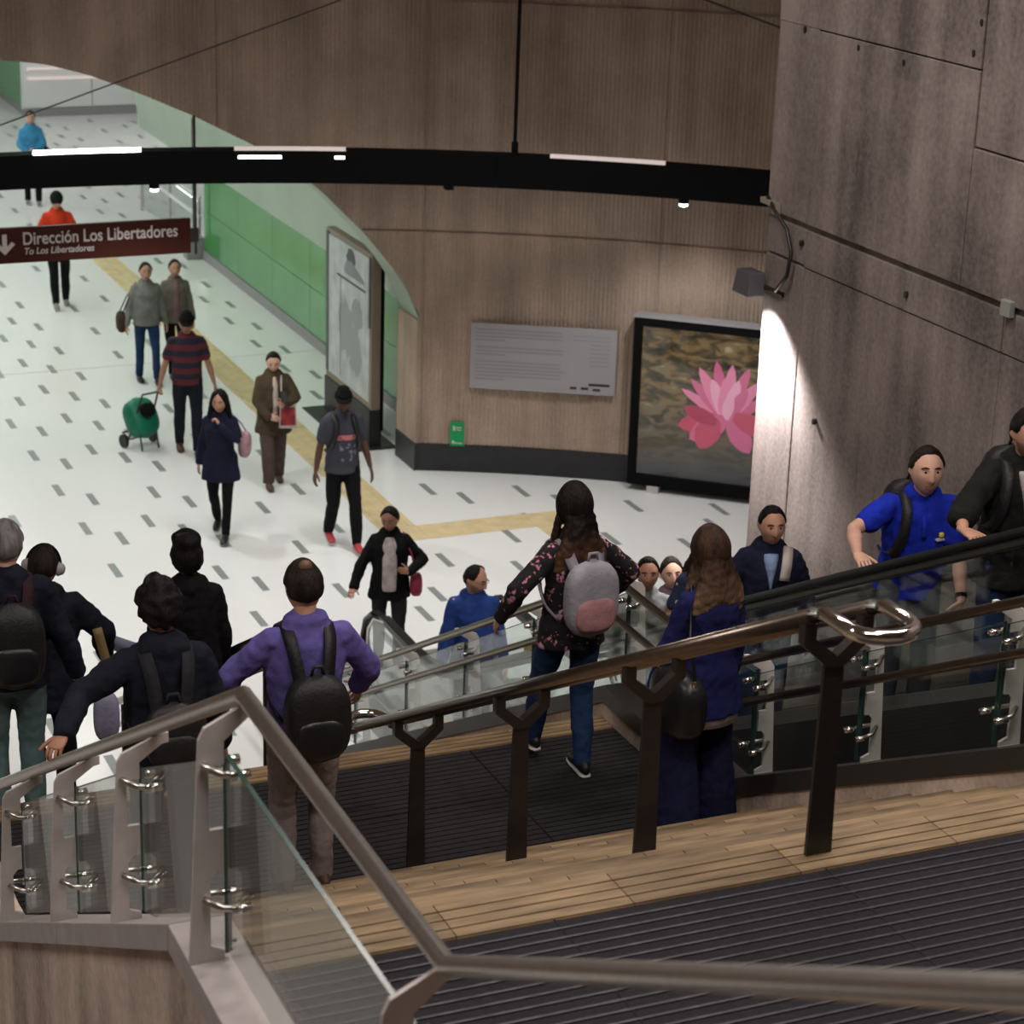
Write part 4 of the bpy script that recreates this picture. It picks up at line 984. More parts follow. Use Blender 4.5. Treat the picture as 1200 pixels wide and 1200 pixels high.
        if hair == 'long':
            ln = h * 0 + HAIRLEN.get('v', .36)
            m = MB(); W0 = HCn + hr @ k(0, -.045, .03)
            dn = unit(-up * .55 + V(0, 0, -.6) - fv * .12)
            secs = []
            for q, wx, wy in ((0, .074, .052), (.25, .094, .066), (.5, .118, .066), (.75, .150, .056), (1, .165, .038), (1.10, .13, .02)):
                c = W0 + dn * ln * q * s - fv * .030 * math.sin(q * 2.6) * s
                secs.append((c, rv, fv, wx * s, wy * s))
            loft(m, secs, 18)
            for sg in (-1, 1):
                limb(m, [HCn + hr @ k(sg * .072, .005, .04), HCn + hr @ k(sg * .088, .0, -.06), T(.47, sg * .115, .02), T(.47 - ln * .35, sg * .13, .045)], [.020 * s, .026 * s, .032 * s, .022 * s])
            PEND.append(dict(name='long_hair', mb=m, voxel=min(voxel, .012), it=2, parent=t, mats=[hm], noise=.016, nscale=16., nst=(1, 1, .35)))
        if hair == 'tied':
            m = MB(); c = HCn + hr @ k(0, -.10, -.01); limb(m, [c + hr @ k(0, .02, .02), c + hr @ k(0, -.01, 0), c + hr @ k(0, -.02, -.06), c + hr @ k(0, -.015, -.13)], [.028 * s, .030 * s, .024 * s, .012 * s]); obj('ponytail', m, hm, t, True)
    if beard:
        D = HP; B = head_shape(D, fem, fat); az = np.arctan2(np.abs(D[:, 0]), D[:, 1]); Z = B[:, 2]
        msk = smooth01((-.040 - Z + .03 * smooth01((az - .5) / .6)) / .012) * smooth01((1.6 - az) / .2) * (1 - .9 * np.exp(-((B[:, 0] / .022) ** 2 + ((Z + .0675) / .010) ** 2)))
        H_ = B + unit_rows(B) * (msk * .003 - (1 - msk) * .006)[:, None]
        m = MB(); m.add((H_ * s) @ hr.T + HCn, HF); obj('beard', m, beard, t, True)
    if cap is not None:
        cm, brim = cap; D = HP; B = head_shape(D, fem, fat); z = D[:, 2]
        msk = smooth01((z - .30) / .08); H_ = B + unit_rows(B) * (msk * (.017 + .012 * (z > .8)) - (1 - msk) * .01)[:, None]
        m = MB(); m.add((H_ * s) @ hr.T + HCn, HF); co = obj('cap', m, cm, t, True)
        if brim:
            m = MB(); loft(m, [(HCn + hr @ k(0, d, .044 - .10 * (d - .08)), hr @ V(1, 0, 0), hr @ V(0, .2, 1), w_ * s, .005 * s) for d, w_ in ((.055, .072), (.10, .076), (.14, .062), (.165, .035))], 14, False); obj('brim', m, cm, co, True)
        else:
            m = MB(); loft(m, [(HCn + hr @ k(0, -.004, z_), hr @ V(1, 0, 0), hr @ V(0, 1, -.12), .090 * s, .107 * s) for z_ in (.028, .05)], 20, True); obj('fold', m, cm, co, True)
    return dict(root=t, T=T, P=P, head=HCn, hr=hr, wri=wri, elb=elb, sho=sho, s=s, loc=np.array(loc, float), yaw=yaw, ank=ank)
HAIRLEN = {'v': .36}
def unit_rows(B): return B / (np.linalg.norm(B, axis=1, keepdims=True) + 1e-9)
def world(p, q):   # person-local point to world
    c, s_ = math.cos(p['yaw']), math.sin(p['yaw']); q = np.array(q, float)
    return p['loc'] + V(q[0] * c - q[1] * s_, q[0] * s_ + q[1] * c, q[2])

def flush():
    """voxel-union every pending mesh, smooth it, add cloth folds"""
    obs = []
    for d in PEND:
        o = link(d['name'], d['mb'].mesh(d['name'], d['mats']), d['parent'])
        r = o.modifiers.new('r', 'REMESH'); r.mode = 'VOXEL'; r.voxel_size = d['voxel']; r.use_smooth_shade = True
        sm_ = o.modifiers.new('s', 'SMOOTH'); sm_.factor = .5; sm_.iterations = d['it']
        obs.append(o)
    bpy.context.view_layer.update(); dg = bpy.context.evaluated_depsgraph_get()
    for d, o in zip(PEND, obs):
        me = bpy.data.meshes.new_from_object(o.evaluated_get(dg)); nv = len(me.vertices)
        co = np.empty(nv * 3); me.vertices.foreach_get('co', co); co = co.reshape(-1, 3)
        if d['noise']:
            no = np.empty(nv * 3); me.vertices.foreach_get('normal', no); no = no.reshape(-1, 3)
            sx, sy, sz = d.get('nst', (1, 1, .6)); ns = d['nscale']; seed = hash_seed(d['parent'].name) 
            nz = np.array([mnoise.noise(Vector((p[0] * ns * sx + seed, p[1] * ns * sy, p[2] * ns * sz))) + .5 * mnoise.noise(Vector((p[0] * ns * 2.3 * sx, p[1] * ns * 2.3 * sy + seed, p[2] * ns * 2.3))) for p in co])
            co = co + no * (nz * d['noise'])[:, None]
        F = [tuple(p.vertices) for p in me.polygons]; Vv = co.tolist(); mi = [0] * len(F)
        if 'extra' in d:
            off = len(Vv); Vv += d['extra'].v; n0 = len(F); F += [tuple(i + off for i in f) for f in d['extra'].f]; mi += [0] * len(d['extra'].f)
            for fi in d['lips']: mi[n0 + fi] = 1
        nm = bpy.data.meshes.new(d['name']); nm.from_pydata(Vv, [], F)
        for m in d['mats']: nm.materials.append(m)
        if any(mi): nm.polygons.foreach_set('material_index', mi)
        nm.shade_smooth(); o.modifiers.clear(); old = o.data; o.data = nm; bpy.data.meshes.remove(me); bpy.data.meshes.remove(old)
    PEND.clear()
def hash_seed(s_): return (sum(ord(c) * (i + 3) for i, c in enumerate(s_)) % 97) * 1.37
# ------------------------------------------------------------------ accessories
def soft_box(m, c, ax, ay, az, hx, hy, hz, e=.5, n=20):
    """rounded box as a lofted superellipse stack (ax right, ay depth, az up)"""
    c = np.array(c, float); secs = []
    R = []
    for t in np.linspace(-1, 1, 13):
        f = (1 - abs(t) ** 3.2) ** .5 if abs(t) < 1 else .0; f = max(f, .12)
        row = []
        for a in np.linspace(0, 2 * PI, n, endpoint=False):
            ca, sa = math.cos(a), math.sin(a)
            row.append(tuple(c + ax * hx * f * np.sign(ca) * abs(ca) ** e + ay * hy * f * np.sign(sa) * abs(sa) ** e + az * hz * t))
        R.append(row)
    m.rings(R); return m
def strap(m, pts, w=.03, t=.006, nrm=None):
    """flat band along a path"""
    pts = [np.array(p, float) for p in pts]; out = []
    for i in range(len(pts) - 1):
        for j in range(4): out.append(pts[i] * (1 - j / 4) + pts[i + 1] * j / 4)
    out.append(pts[-1])
    for _ in range(2): out = [out[0]] + [(out[i - 1] + out[i] * 2 + out[i + 1]) / 4 for i in range(1, len(out) - 1)] + [out[-1]]
    R = []
    for i, p in enumerate(out):
        tt = unit(out[min(i + 1, len(out) - 1)] - out[max(i - 1, 0)]); nn = np.array(nrm(p) if callable(nrm) else (nrm if nrm is not None else (0, 1, 0)), float)
        sd = unit(np.cross(tt, nn)); nn = np.cross(sd, tt)
        R.append([tuple(p + sd * a * w + nn * b * t) for a, b in ((-1, -1), (1, -1), (1, 1), (-1, 1))])
    m.rings(R); return m
def backpack(p, label, m1, m2, size=(.15, .09, .22), d=.27, gap=.0, strapm=None, low=0., pocketm=None, name='backpack', bulk=0., sides=(-1, 1)):
    t = thing(name, label, 'backpack', tuple(p['loc']), p['yaw']); T = p['T']; s = p['s']
    up = unit(T(1) - T(0)); rv = unit(T(0, 1) - T(0)); fv = unit(T(0, 0, 1) - T(0))
    c = T(d - low, 0, -.125 - size[1] - gap - bulk)
    mb = MB(); soft_box(mb, c, rv, fv, up, size[0], size[1], size[2], .55); obj('bag', mb, m1, t, True)
    mb = MB(); soft_box(mb, c - fv * size[1] * .75 - up * size[2] * .33, rv, fv, up, size[0] * .78, size[1] * .45, size[2] * .48, .6); obj('pocket', mb, pocketm or m2, t, True)
    mb = MB(); mb.tube([tuple(c + up * size[2] * .95 - rv * .03), tuple(c + up * (size[2] + .035) - rv * .02), tuple(c + up * (size[2] + .035) + rv * .02), tuple(c + up * size[2] * .95 + rv * .03)], .008, 8); obj('grab_handle', mb, strapm or m2, t, True)
    for sg in sides:
        mb = MB(); q = bulk
        pts = [c + up * size[2] * .55 + rv * sg * .06 + fv * size[1] * .6, T(.40, sg * .085, -.125 - q), T(.475, sg * .098, -.085 - q * .7), T(.505 + q * .6, sg * .10, -.02), T(.47 + q * .5, sg * .10, .085 + q), T(.36, sg * .115, .140 + q), T(.22, sg * .15, .115 + q), T(.12, sg * .172, .0), T(.08, sg * .15, -.10 - q)]
        ctr = T(.25); strap(mb, pts, .030, .006, lambda x, ctr=ctr: unit(np.array(x) - ctr)); obj('strap', mb, strapm or m2, t, True)
    return t
def shoulder_bag(p, label, m1, side, d=-.02, size=(.05, .15, .12), out=.24, fwd=0., name='handbag', strapm=None, top=None):
    t = thing(name, label, 'bag', tuple(p['loc']), p['yaw']); T = p['T']
    up = unit(T(1) - T(0)); rv = unit(T(0, 1) - T(0)); fv = unit(T(0, 0, 1) - T(0))
    c = T(d, side * out, fwd); mb = MB(); soft_box(mb, c, rv, fv, up, *size, .7); obj('bag', mb, m1, t, True)
    mb = MB(); top = top if top is not None else T(.49, side * .135, -.01)
    mb.tube([tuple(c + up * size[2] * .85 + fv * size[1] * .7), tuple((c + top) / 2 + up * .06 + fv * .06 + rv * side * .02), tuple(top + up * .022), tuple((c + top) / 2 + up * .06 - fv * .07 + rv * side * .02), tuple(c + up * size[2] * .85 - fv * size[1] * .7)], .008, 8)
    obj('strap', mb, strapm or m1, t, True); return t
def face(loc, tgt): return math.atan2(-(tgt[0] - loc[0]), tgt[1] - loc[1])
NAVY = cloth('navy', (.012, .014, .034)); BLK = cloth('black', (.006, .006, .007)); CHAR = cloth('charcoal', (.022, .022, .026)); DENIM = cloth('denim', (.018, .040, .105)); DKDEN = cloth('dark_denim', (.012, .018, .04))
SH_BLK = mat('shoe_black', (.008, .008, .009), .5); SH_WHT = mat('shoe_white', (.55, .53, .52), .6); SH_BRN = mat('shoe_brown', (.08, .045, .025), .6); SH_RED = mat('shoe_red', (.45, .05, .06), .6); SH_GRY = mat('shoe_grey', (.2, .19, .19), .6)
LEATH = mat('black_leather', (.010, .010, .012), .35, 0, .2, 10, .1, 30); NYLON = mat('black_nylon', (.009, .009, .010), .55, 0, .3, 20, .2, 60)
STRIDE = ((-.09, .17, 0), (.09, -.16, 0)); STRIDE2 = ((-.09, -.16, 0), (.09, .17, 0))
CAMXY = (0, 0)

# ------------------------------------------------------------------ hall
# 1 far person in light blue jacket
M_SKY = cloth('sky_blue', (.055, .25, .46))
L = (8.09, 40.58, 0); p = person('person in a bright blue jacket with hands together, far back in the corridor', L, face(L, CAMXY), 1.66, 1, .3, 'light', .018, topm=M_SKY, top='jacket', bulk=.03, hem=-.12, collar='stand', trous=BLK, shoem=SH_GRY, solem=SH_WHT, hair='short', hairm='black',
    hands=((-.06, .26, 1.03), (.06, .26, 1.03)), elbows=((-1, -.4, -.4), (1, -.4, -.4)), feet=((-.1, .1, 0), (.1, -.05, 0)), hdirs=((1, .3, 0), (-1, .3, 0)), hnorm=((-.3, .9, .3), (.3, .9, .3)))
shoulder_bag(p, 'dark shoulder bag on the person in the bright blue jacket', NAVY, -1, .02, (.05, .11, .13), .27, .06)
# 2 red jacket
M_RED = cloth('red', (.48, .035, .014))
L = (6.91, 32.97, 0); p = person('person in a red jacket and black hood seen above and below the brown sign', L, PI - .1, 1.70, 0, .1, 'tan', .018, topm=M_RED, top='jacket', bulk=.02, collar='stand', trous=BLK, shoem=SH_GRY, solem=SH_WHT, hair='short', cap=(BLK, False), head=(.0, -.25, 0),
    hands=((-.12, .28, 1.08), (.12, .28, 1.08)), elbows=((-1, -.4, -.6), (1, -.4, -.6)), feet=((-.10, -.10, 0), (.08, .2, 0)))
# 3 woman in grey sweater
M_GREYK = cloth('grey_knit', (.20, .205, .19)); M_CARD = cloth('grey_brown_knit', (.17, .15, .13))
L = (7.13, 28.55, 0); p = person('woman in a plain grey sweater and blue jeans walking with a brown bag', L, PI - .05, 1.60, .8, .75, 'tan', .016, topm=M_GREYK, top='sweater', bulk=.018, hem=-.05, trous=DENIM, slim=.6, shoem=SH_BLK, hair='tied', hairm='dark',
    hands=((-.30, .0, .78), (.30, .02, .78)), feet=((-.1, .2, 0), (.1, -.1, 0)))
shoulder_bag(p, 'brown backpack hanging from the shoulder of the woman in the grey sweater', cloth('brown_bag', (.06, .04, .03)), 1, -.06, (.07, .12, .15), .34, -.08)
# 4 woman in cardigan
L = (7.58, 28.75, 0); p = person('woman in a grey brown cardigan walking beside the woman with the brown bag', L, PI - .1, 1.57, .8, .45, 'tan', .016, topm=M_CARD, top='cardigan', bulk=.016, hem=-.08, trous=BLK, slim=.4, shoem=SH_BLK, hair='tied', hairm='dark', hands=((-.26, .06, .80), (.26, .0, .80)), feet=STRIDE2, under=(cloth('mauve', (.22, .13, .13)), .05))
# 5 striped polo man with cart
def stripes(name, c1, c2, freq, ph):
    m, nt, b = _nt(name); N = nt.nodes; Lk = nt.links; tc = N.new('ShaderNodeTexCoord'); sp = N.new('ShaderNodeSeparateXYZ'); Lk.new(tc.outputs['Object'], sp.inputs[0])
    ma = N.new('ShaderNodeMath'); ma.operation = 'MULTIPLY_ADD'; ma.inputs[1].default_value = freq; ma.inputs[2].default_value = ph; Lk.new(sp.outputs[2], ma.inputs[0])
    fr = N.new('ShaderNodeMath'); fr.operation = 'FRACT'; Lk.new(ma.outputs[0], fr.inputs[0]); gt = N.new('ShaderNodeMath'); gt.operation = 'GREATER_THAN'; gt.inputs[1].default_value = .5; Lk.new(fr.outputs[0], gt.inputs[0])
    mx = N.new('ShaderNodeMix'); mx.data_type = 'RGBA'; mx.inputs[6].default_value = (*c1, 1); mx.inputs[7].default_value = (*c2, 1); Lk.new(gt.outputs[0], mx.inputs[0]); Lk.new(mx.outputs[2], b.inputs['Base Color']); b.inputs['Roughness'].default_value = .9; return m
L = (6.82, 25.37, 0); p = person('man in a navy and burgundy striped polo and black cap pulling a green cart', L, PI - .15, 1.72, 0, .45, 'brown', .015, topm=stripes('striped_polo', (.010, .010, .026), (.095, .012, .020), 7.0, .35), top='polo_shirt', sleeve=.42, bulk=.014, hem=-.03, collar='polo', trous=cloth('dark_jeans', (.010, .013, .02)), shoem=SH_BRN, hair='short', cap=(BLK, True), head=(-.1, -.2, 0),
    hands=((-.33, .05, .82), (.33, -.02, .84)), feet=STRIDE, curl=(.35, .8))
w5 = world(p, p['wri'][1])
ct = thing('shopping_cart', 'green two wheeled shopping cart pulled by the man in the striped polo', 'cart', (w5[0] - .14, w5[1] + .30, 0), .35)
M_GRBAG = mat('green_nylon', (.0, .16, .085), .5, 0, .25, 6)
mb = MB(); soft_box(mb, (0, .05, .36), unit((1, 0, 0)), unit((0, .8, -.5)), unit((0, .5, .8)), .20, .15, .26, .6); obj('bag', mb, M_GRBAG, ct, True)
mb = MB(); soft_box(mb, (0, -.10, .50), unit((1, 0, 0)), unit((0, .8, -.5)), unit((0, .5, .8)), .10, .04, .09, .7); obj('emblem_patch', mb, BLK, ct, True)
mb = MB()
for sx in (-.14, .14): mb.tube([(sx, .12, .10), (sx * .9, -.02, .40), (sx * .8, -.16, .72)], .012, 8)
mb.tube([(-.112, -.16, .72), (.112, -.16, .72)], .013, 8); mb.tube([(-.2, .12, .09), (.2, .12, .09)], .010, 8); mb.tube([(-.14, .14, .12), (-.16, .22, .16), (.16, .22, .16), (.14, .14, .12)], .010, 8); obj('frame', mb, M_POST, ct, True)
for sx in (-.21, .21): obj('wheel', MB().tube([(sx - .018, .12, .085), (sx + .018, .12, .085)], .085, 16), M_RUBBER, ct, .6)
for sx in (-.12, .12): obj('rest_leg', MB().tube([(sx, -.10, .2), (sx, -.14, .0)], .011, 8), M_POST, ct)
# 6 brown coat
M_COAT = cloth('olive_brown', (.072, .053, .032))
L = (7.44, 23.9, 0); p = person('woman in an olive brown coat looking down at a phone with a printed bag', L, PI - .12, 1.57, .5, .5, 'light', .015, topm=M_COAT, top='coat', bulk=.035, hem=-.20, collar='stand', trous=cloth('brown_trousers', (.085, .058, .052)), flare=.012, shoem=SH_BRN, hair='short', hairm='dark', head=(-.15, -.35, 0),
    hands=((-.10, .27, 1.12), (.10, .24, .96)), elbows=((-1, -.3, -.6), (1, -.3, -.6)), hdirs=((.6, .6, .3), (-.8, .5, -.1)), under=(cloth('cream', (.5, .42, .36)), .035), feet=STRIDE2)
t = thing('phone', 'dark phone held by the woman in the olive brown coat', 'phone', tuple(world(p, (-.06, .36, 1.16))), p['yaw']); obj('case', MB().box((-.037, -.006, -.07), (.037, .004, .07)), NYLON, t, bevel=.004); obj('screen', MB().box((-.034, -.0065, -.066), (.034, -.006, .066)), mat('phone_screen', (.03, .03, .035), .1), t); t.rotation_euler.x = .6
t = thing('tote_bag', 'white and red printed bag on the woman in the olive brown coat', 'bag', tuple(p['loc']), p['yaw']); T = p['T']
c_ = T(.02, -.13, .20); mb = MB().hexa([tuple(c_ + V(*q) * p['s']) for q in ((-.13, -.02, -.17), (.10, .01, -.15), (.10, .06, -.15), (-.13, .04, -.17), (-.12, -.01, .15), (.09, .02, .13), (.09, .04, .13), (-.12, .02, .15))]); obj('bag', mb, mat('tote_white', (.5, .46, .47), .7), t, bevel=.008)
obj('print', MB().hexa([tuple(c_ + V(*q) * p['s']) for q in ((-.11, .038, -.12), (.085, .055, -.11), (.085, .066, -.11), (-.11, .050, -.12), (-.10, .022, .11), (.075, .038, .10), (.075, .050, .10), (-.10, .034, .11))]), mat('tote_red', (.30, .025, .03), .6, 0, .6, 12), t)
mb = MB(); mb.tube([tuple(c_ + V(-.08, .0, .13) * p['s']), tuple(T(.30, -.07, .175)), tuple(T(.48, -.085, .10)), tuple(T(.515, -.10, -.02)), tuple(T(.40, -.12, -.14))], .010, 8); obj('strap', mb, mat('tote_strap', (.5, .47, .45), .7), t, True)
# 7 navy jacket woman hand to mouth
HAIRLEN['v'] = .34
L = (6.37, 22.37, 0); p = person('woman in a navy jacket and black leggings with a hand raised to her mouth', L, PI - .45, 1.62, 1, .05, 'tan', .014, topm=NAVY, top='jacket', bulk=.024, hem=-.20, collar='stand', trous=BLK, slim=.9, shoem=SH_BLK, solem=SH_GRY, hair='long', hairm='black', head=(-.1, -.12, 0),
    hands=((-.03, .20, 1.38), (.27, -.06, .80)), elbows=((-1, .3, -.9), (.4, -1, 0)), hdirs=((.5, -.4, .7), None), feet=((-.08, .20, 0), (.08, -.24, .0)), lift=(0, .06), curl=(.9, .4))
shoulder_bag(p, 'pale pink bag behind the woman with a hand at her mouth', mat('pink_print_bag', (.42, .24, .28), .6, 0, .4, 14), -1, .12, (.07, .12, .15), .25, -.16)
# 8 man with cap, grey tee
def print_tee():
    m, nt, b = _nt('print_tee'); N = nt.nodes; Lk = nt.links; tc = N.new('ShaderNodeTexCoord'); sp = N.new('ShaderNodeSeparateXYZ'); Lk.new(tc.outputs['Object'], sp.inputs[0])
    def band(o, a, bb):
        g = N.new('ShaderNodeMath'); g.operation = 'COMPARE'; g.inputs[1].default_value = (a + bb) / 2; g.inputs[2].default_value = (bb - a) / 2; Lk.new(o, g.inputs[0]); return g.outputs[0]
    def mul(a, c):
        g = N.new('ShaderNodeMath'); g.operation = 'MULTIPLY'; Lk.new(a, g.inputs[0]); Lk.new(c, g.inputs[1]); return g.outputs[0]
    fr = N.new('ShaderNodeMath'); fr.operation = 'GREATER_THAN'; fr.inputs[1].default_value = .05; Lk.new(sp.outputs[1], fr.inputs[0])
    nz = N.new('ShaderNodeTexNoise'); nz.inputs['Scale'].default_value = 22; Lk.new(tc.outputs['Object'], nz.inputs['Vector']); th = N.new('ShaderNodeMath'); th.operation = 'GREATER_THAN'; th.inputs[1].default_value = .44; Lk.new(nz.outputs['Fac'], th.inputs[0])
    th2 = N.new('ShaderNodeMath'); th2.operation = 'GREATER_THAN'; th2.inputs[1].default_value = .56; Lk.new(nz.outputs['Fac'], th2.inputs[0])
    a = mul(mul(mul(band(sp.outputs[2], 1.245, 1.30), band(sp.outputs[0], -.12, .11)), fr.outputs[0]), th.outputs[0])
    c = mul(mul(mul(band(sp.outputs[2], 1.0, 1.21), band(sp.outputs[0], -.12, .07)), fr.outputs[0]), th2.outputs[0])
    m1 = N.new('ShaderNodeMix'); m1.data_type = 'RGBA'; m1.inputs[6].default_value = (.040, .042, .058, 1); m1.inputs[7].default_value = (.52, .16, .16, 1); Lk.new(a, m1.inputs[0])
    m2 = N.new('ShaderNodeMix'); m2.data_type = 'RGBA'; Lk.new(c, m2.inputs[0]); Lk.new(m1.outputs[2], m2.inputs[6]); m2.inputs[7].default_value = (.20, .19, .24, 1); Lk.new(m2.outputs[2], b.inputs['Base Color']); b.inputs['Roughness'].default_value = .9; return m
L = (7.51, 21.65, 0); p = person('man in a black cap and grey printed tee walking with red shoes', L, PI - .05, 1.75, 0, .25, 'dark', .014, topm=print_tee(), top='tee_shirt', sleeve=.42, bulk=.016, hem=-.06, trous=BLK, shoem=SH_RED, solem=SH_WHT, hair='short', cap=(BLK, True), head=(-.25, -.15, 0),
    hands=((-.30, .04, .84), (.30, .02, .82)), feet=((-.10, .22, 0), (.10, -.18, 0)), lift=(0, .05))
backpack(p, 'black backpack worn by the man in the black cap and grey tee', NYLON, NYLON, bulk=.02)
obj('trouser_emblem', MB().box((-.125, .115, .80), (-.065, .124, .83)), SH_WHT, p['root'])
# 9 woman in white tee
L = (6.84, 18.36, 0); HAIRLEN['v'] = .25
p = person('woman in an open black jacket over a white tee stepping onto the escalator', L, PI - .35, 1.58, .9, .55, 'brown', .013, topm=BLK, top='jacket', bulk=.026, hem=-.12, trous=CHAR, slim=.2, shoem=SH_BLK, hair='tied', hairm='black', head=(-.3, -.25, 0),
    hands=((-.20, .22, 1.12), (.36, .16, .92)), elbows=((-1, -.5, -.6), (.8, -.8, .1)), hdirs=((.5, .5, .3), (.2, .9, -.2)), hnorm=(None, (.1, .2, 1)), feet=((-.1, .16, 0), (.1, -.10, 0)), under=(mat('tee_print', (.52, .46, .46), .9, 0, .35, 13), .075))
shoulder_bag(p, 'dark pink handbag on the woman in the open black jacket', mat('magenta_bag', (.30, .022, .065), .5, 0, .2, 10), -1, -.02, (.06, .12, .11), .27, .04)

# ------------------------------------------------------------------ escalator riders
def eloc(x, y): return (x, y, esc_z(y) if y < 16.0 else .012)
M_HOOD = cloth('blue_hoodie', (.018, .045, .19))
L = eloc(6.88, 16.4); p = person('balding man in a blue hooded sweatshirt looking aside at the escalator foot', L, PI - .3, 1.68, 0, .35, 'tan', .013, topm=M_HOOD, top='hoodie', bulk=.024, hem=-.08, hood=True, trous=DKDEN, shoem=SH_BLK, hair='receding', hairm='black', head=(1.0, -.25, 0),
    hands=((-.28, .10, .84), (.28, .12, .86)), beard=mat('stubble', (.24, .13, .09), .8))
t = thing('eyeglasses', 'thin dark glasses on the balding man in the blue hooded sweatshirt', 'glasses', tuple(p['loc']), p['yaw'])
h_, r_, s_ = p['head'], p['hr'], p['s']
for sg in (-1, 1):
    obj('rim', MB().tube([tuple(h_ + r_ @ (V(sg * .032 + .021 * math.cos(a), .094, .010 + .016 * math.sin(a)) * s_)) for a in np.linspace(0, 2 * PI, 14, endpoint=False)], .0018, 6, True), M_BLACK, t)
    obj('temple', MB().tube([tuple(h_ + r_ @ (V(sg * .054, .092, .012) * s_)), tuple(h_ + r_ @ (V(sg * .077, .0, .014) * s_))], .0018, 6), M_BLACK, t)
L = eloc(6.84, 13.15); p = person('dark haired man in a pale checked shirt low on the escalator looking up', L, PI - .35, 1.55, 0, .1, 'brown', .012, topm=mat('pale_check', (.19, .195, .20), .9, 0, .3, 18), top='shirt', bulk=.012, collar='polo', trous=DKDEN, shoem=SH_BLK, hair='short', hairm='black', head=(.0, .12, 0))
HAIRLEN['v'] = .2
L = eloc(7.25, 13.55); p = person('dark haired woman with a hand at her forehead beside the man in the checked shirt', L, PI - .45, 1.57, 1, .1, 'light', .012, topm=cloth('mauve_grey', (.20, .14, .16)), top='blouse', bulk=.012, trous=DKDEN, shoem=SH_BLK, hair='tied', hairm='dark', head=(.15, .05, .1), hands=((-.10, .20, 1.30), (.25, .05, .8)), elbows=((-1, .4, -.8), (.3, -1, 0)), hdirs=((.3, -.1, 1), None))
def dots(name, base, dot, sc, th):
    m, nt, b = _nt(name); N = nt.nodes; Lk = nt.links; tc = N.new('ShaderNodeTexCoord'); v = N.new('ShaderNodeTexVoronoi'); v.inputs['Scale'].default_value = sc; Lk.new(tc.outputs['Object'], v.inputs['Vector'])
    lt = N.new('ShaderNodeMath'); lt.operation = 'LESS_THAN'; lt.inputs[1].default_value = th; Lk.new(v.outputs['Distance'], lt.inputs[0])
    mx = N.new('ShaderNodeMix'); mx.data_type = 'RGBA'; mx.inputs[6].default_value = (*base, 1); mx.inputs[7].default_value = (*dot, 1); Lk.new(lt.outputs[0], mx.inputs[0]); Lk.new(mx.outputs[2], b.inputs['Base Color']); b.inputs['Roughness'].default_value = .9; return m
HAIRLEN['v'] = .28
L = eloc(7.03, 12.64); p = person('woman in a dark blue dotted blouse half hidden behind the curly haired woman', L, PI - .3, 1.63, .9, .2, 'brown', .012, topm=dots('dotted_blouse', (.012, .020, .06), (.42, .36, .26), 14, .22), top='blouse', sleeve=.42, bulk=.016, trous=BLK, shoem=SH_BLK, hair='long', hairm='dark', head=(.5, -.1, 0), hands=((-.22, .2, .95), (.24, .24, 1.0)))
obj('shirt_trim', MB().box((-.02, .13, 1.12), (.02, .15, 1.30)), SH_RED, p['root'])
L = eloc(7.08, 11.90); p = person('dark haired man in a navy jacket with a pale blue collar on the escalator', L, PI - .40, 1.68, 0, .2, 'tan', .0115, topm=NAVY, top='jacket', bulk=.026, hem=-.05, collar='stand', trous=DENIM, shoem=SH_BLK, hair='short', hairm='black', head=(.15, .02, 0), under=(cloth('pale_blue', (.22, .30, .48)), .055, 'v'),
    hands=((-.28, .10, .90), (.36, .34, 1.10)), elbows=((-.5, -1, -.3), (.6, -.8, -.6)), hdirs=(None, (-.1, 1, .0)), hnorm=(None, (0, 0, 1)))
obj('shoulder_strap', strap(MB(), [p['T'](.40, -.115, -.16), p['T'](.50, -.12, -.06), p['T'](.525, -.118, .02), p['T'](.45, -.10, .145), p['T'](.34, -.085, .165)], .034, .007, lambda x, c=p['T'](.2): unit(np.array(x) - c)), mat('cream_strap', (.50, .45, .42), .8), p['root'], True)
# blue polo man
M_POLO = cloth('royal_blue', (.012, .028, .40))
L = eloc(7.03, 10.2); p = person('man in a royal blue polo shirt leaning on the escalator handrail', L, PI - .34, 1.78, 0, .75, 'light', .0105, topm=M_POLO, top='polo_shirt', sleeve=.40, bulk=.014, hem=-.05, collar='polo', trous=cloth('grey_jeans', (.075, .082, .10)), shoem=SH_BLK, hair='short', hairm='dark', lean=.22, pelvis=(0, -.05, 0), head=(.05, .10, 0),
    hands=((-.19, .36, .93), (.42, .43, 1.235)), elbows=((-1, -.7, -.2), (1, -.2, -.3)), hdirs=((.35, .5, -.75), (-.15, 1, -.10)), hnorm=((-.8, .6, .1), (0, .1, 1)), curl=(.55, .35))
bp = backpack(p, 'black backpack with one strap over the royal blue polo shirt', NYLON, NYLON, size=(.16, .08, .22), strapm=NYLON, bulk=.03, sides=(1,))
w_ = p['wri'][0]; e_ = p['elb'][0]; dr = unit(w_ - e_)
obj('wristwatch', MB().tube([tuple(w_ - dr * .03 + q) for q in (-dr * .012, dr * .012)], .034, 16), M_BLACK, p['root'], .6)
c_ = p['T'](.315, -.105, .150)
emb = obj('chest_emblem', MB().box((-.012, -.02, .018), (.016, .004, .046)), mat('emblem_yellow', (.75, .65, .08), .6), p['root'], bevel=.008); emb.location = tuple(c_); emb.rotation_euler.z = .45
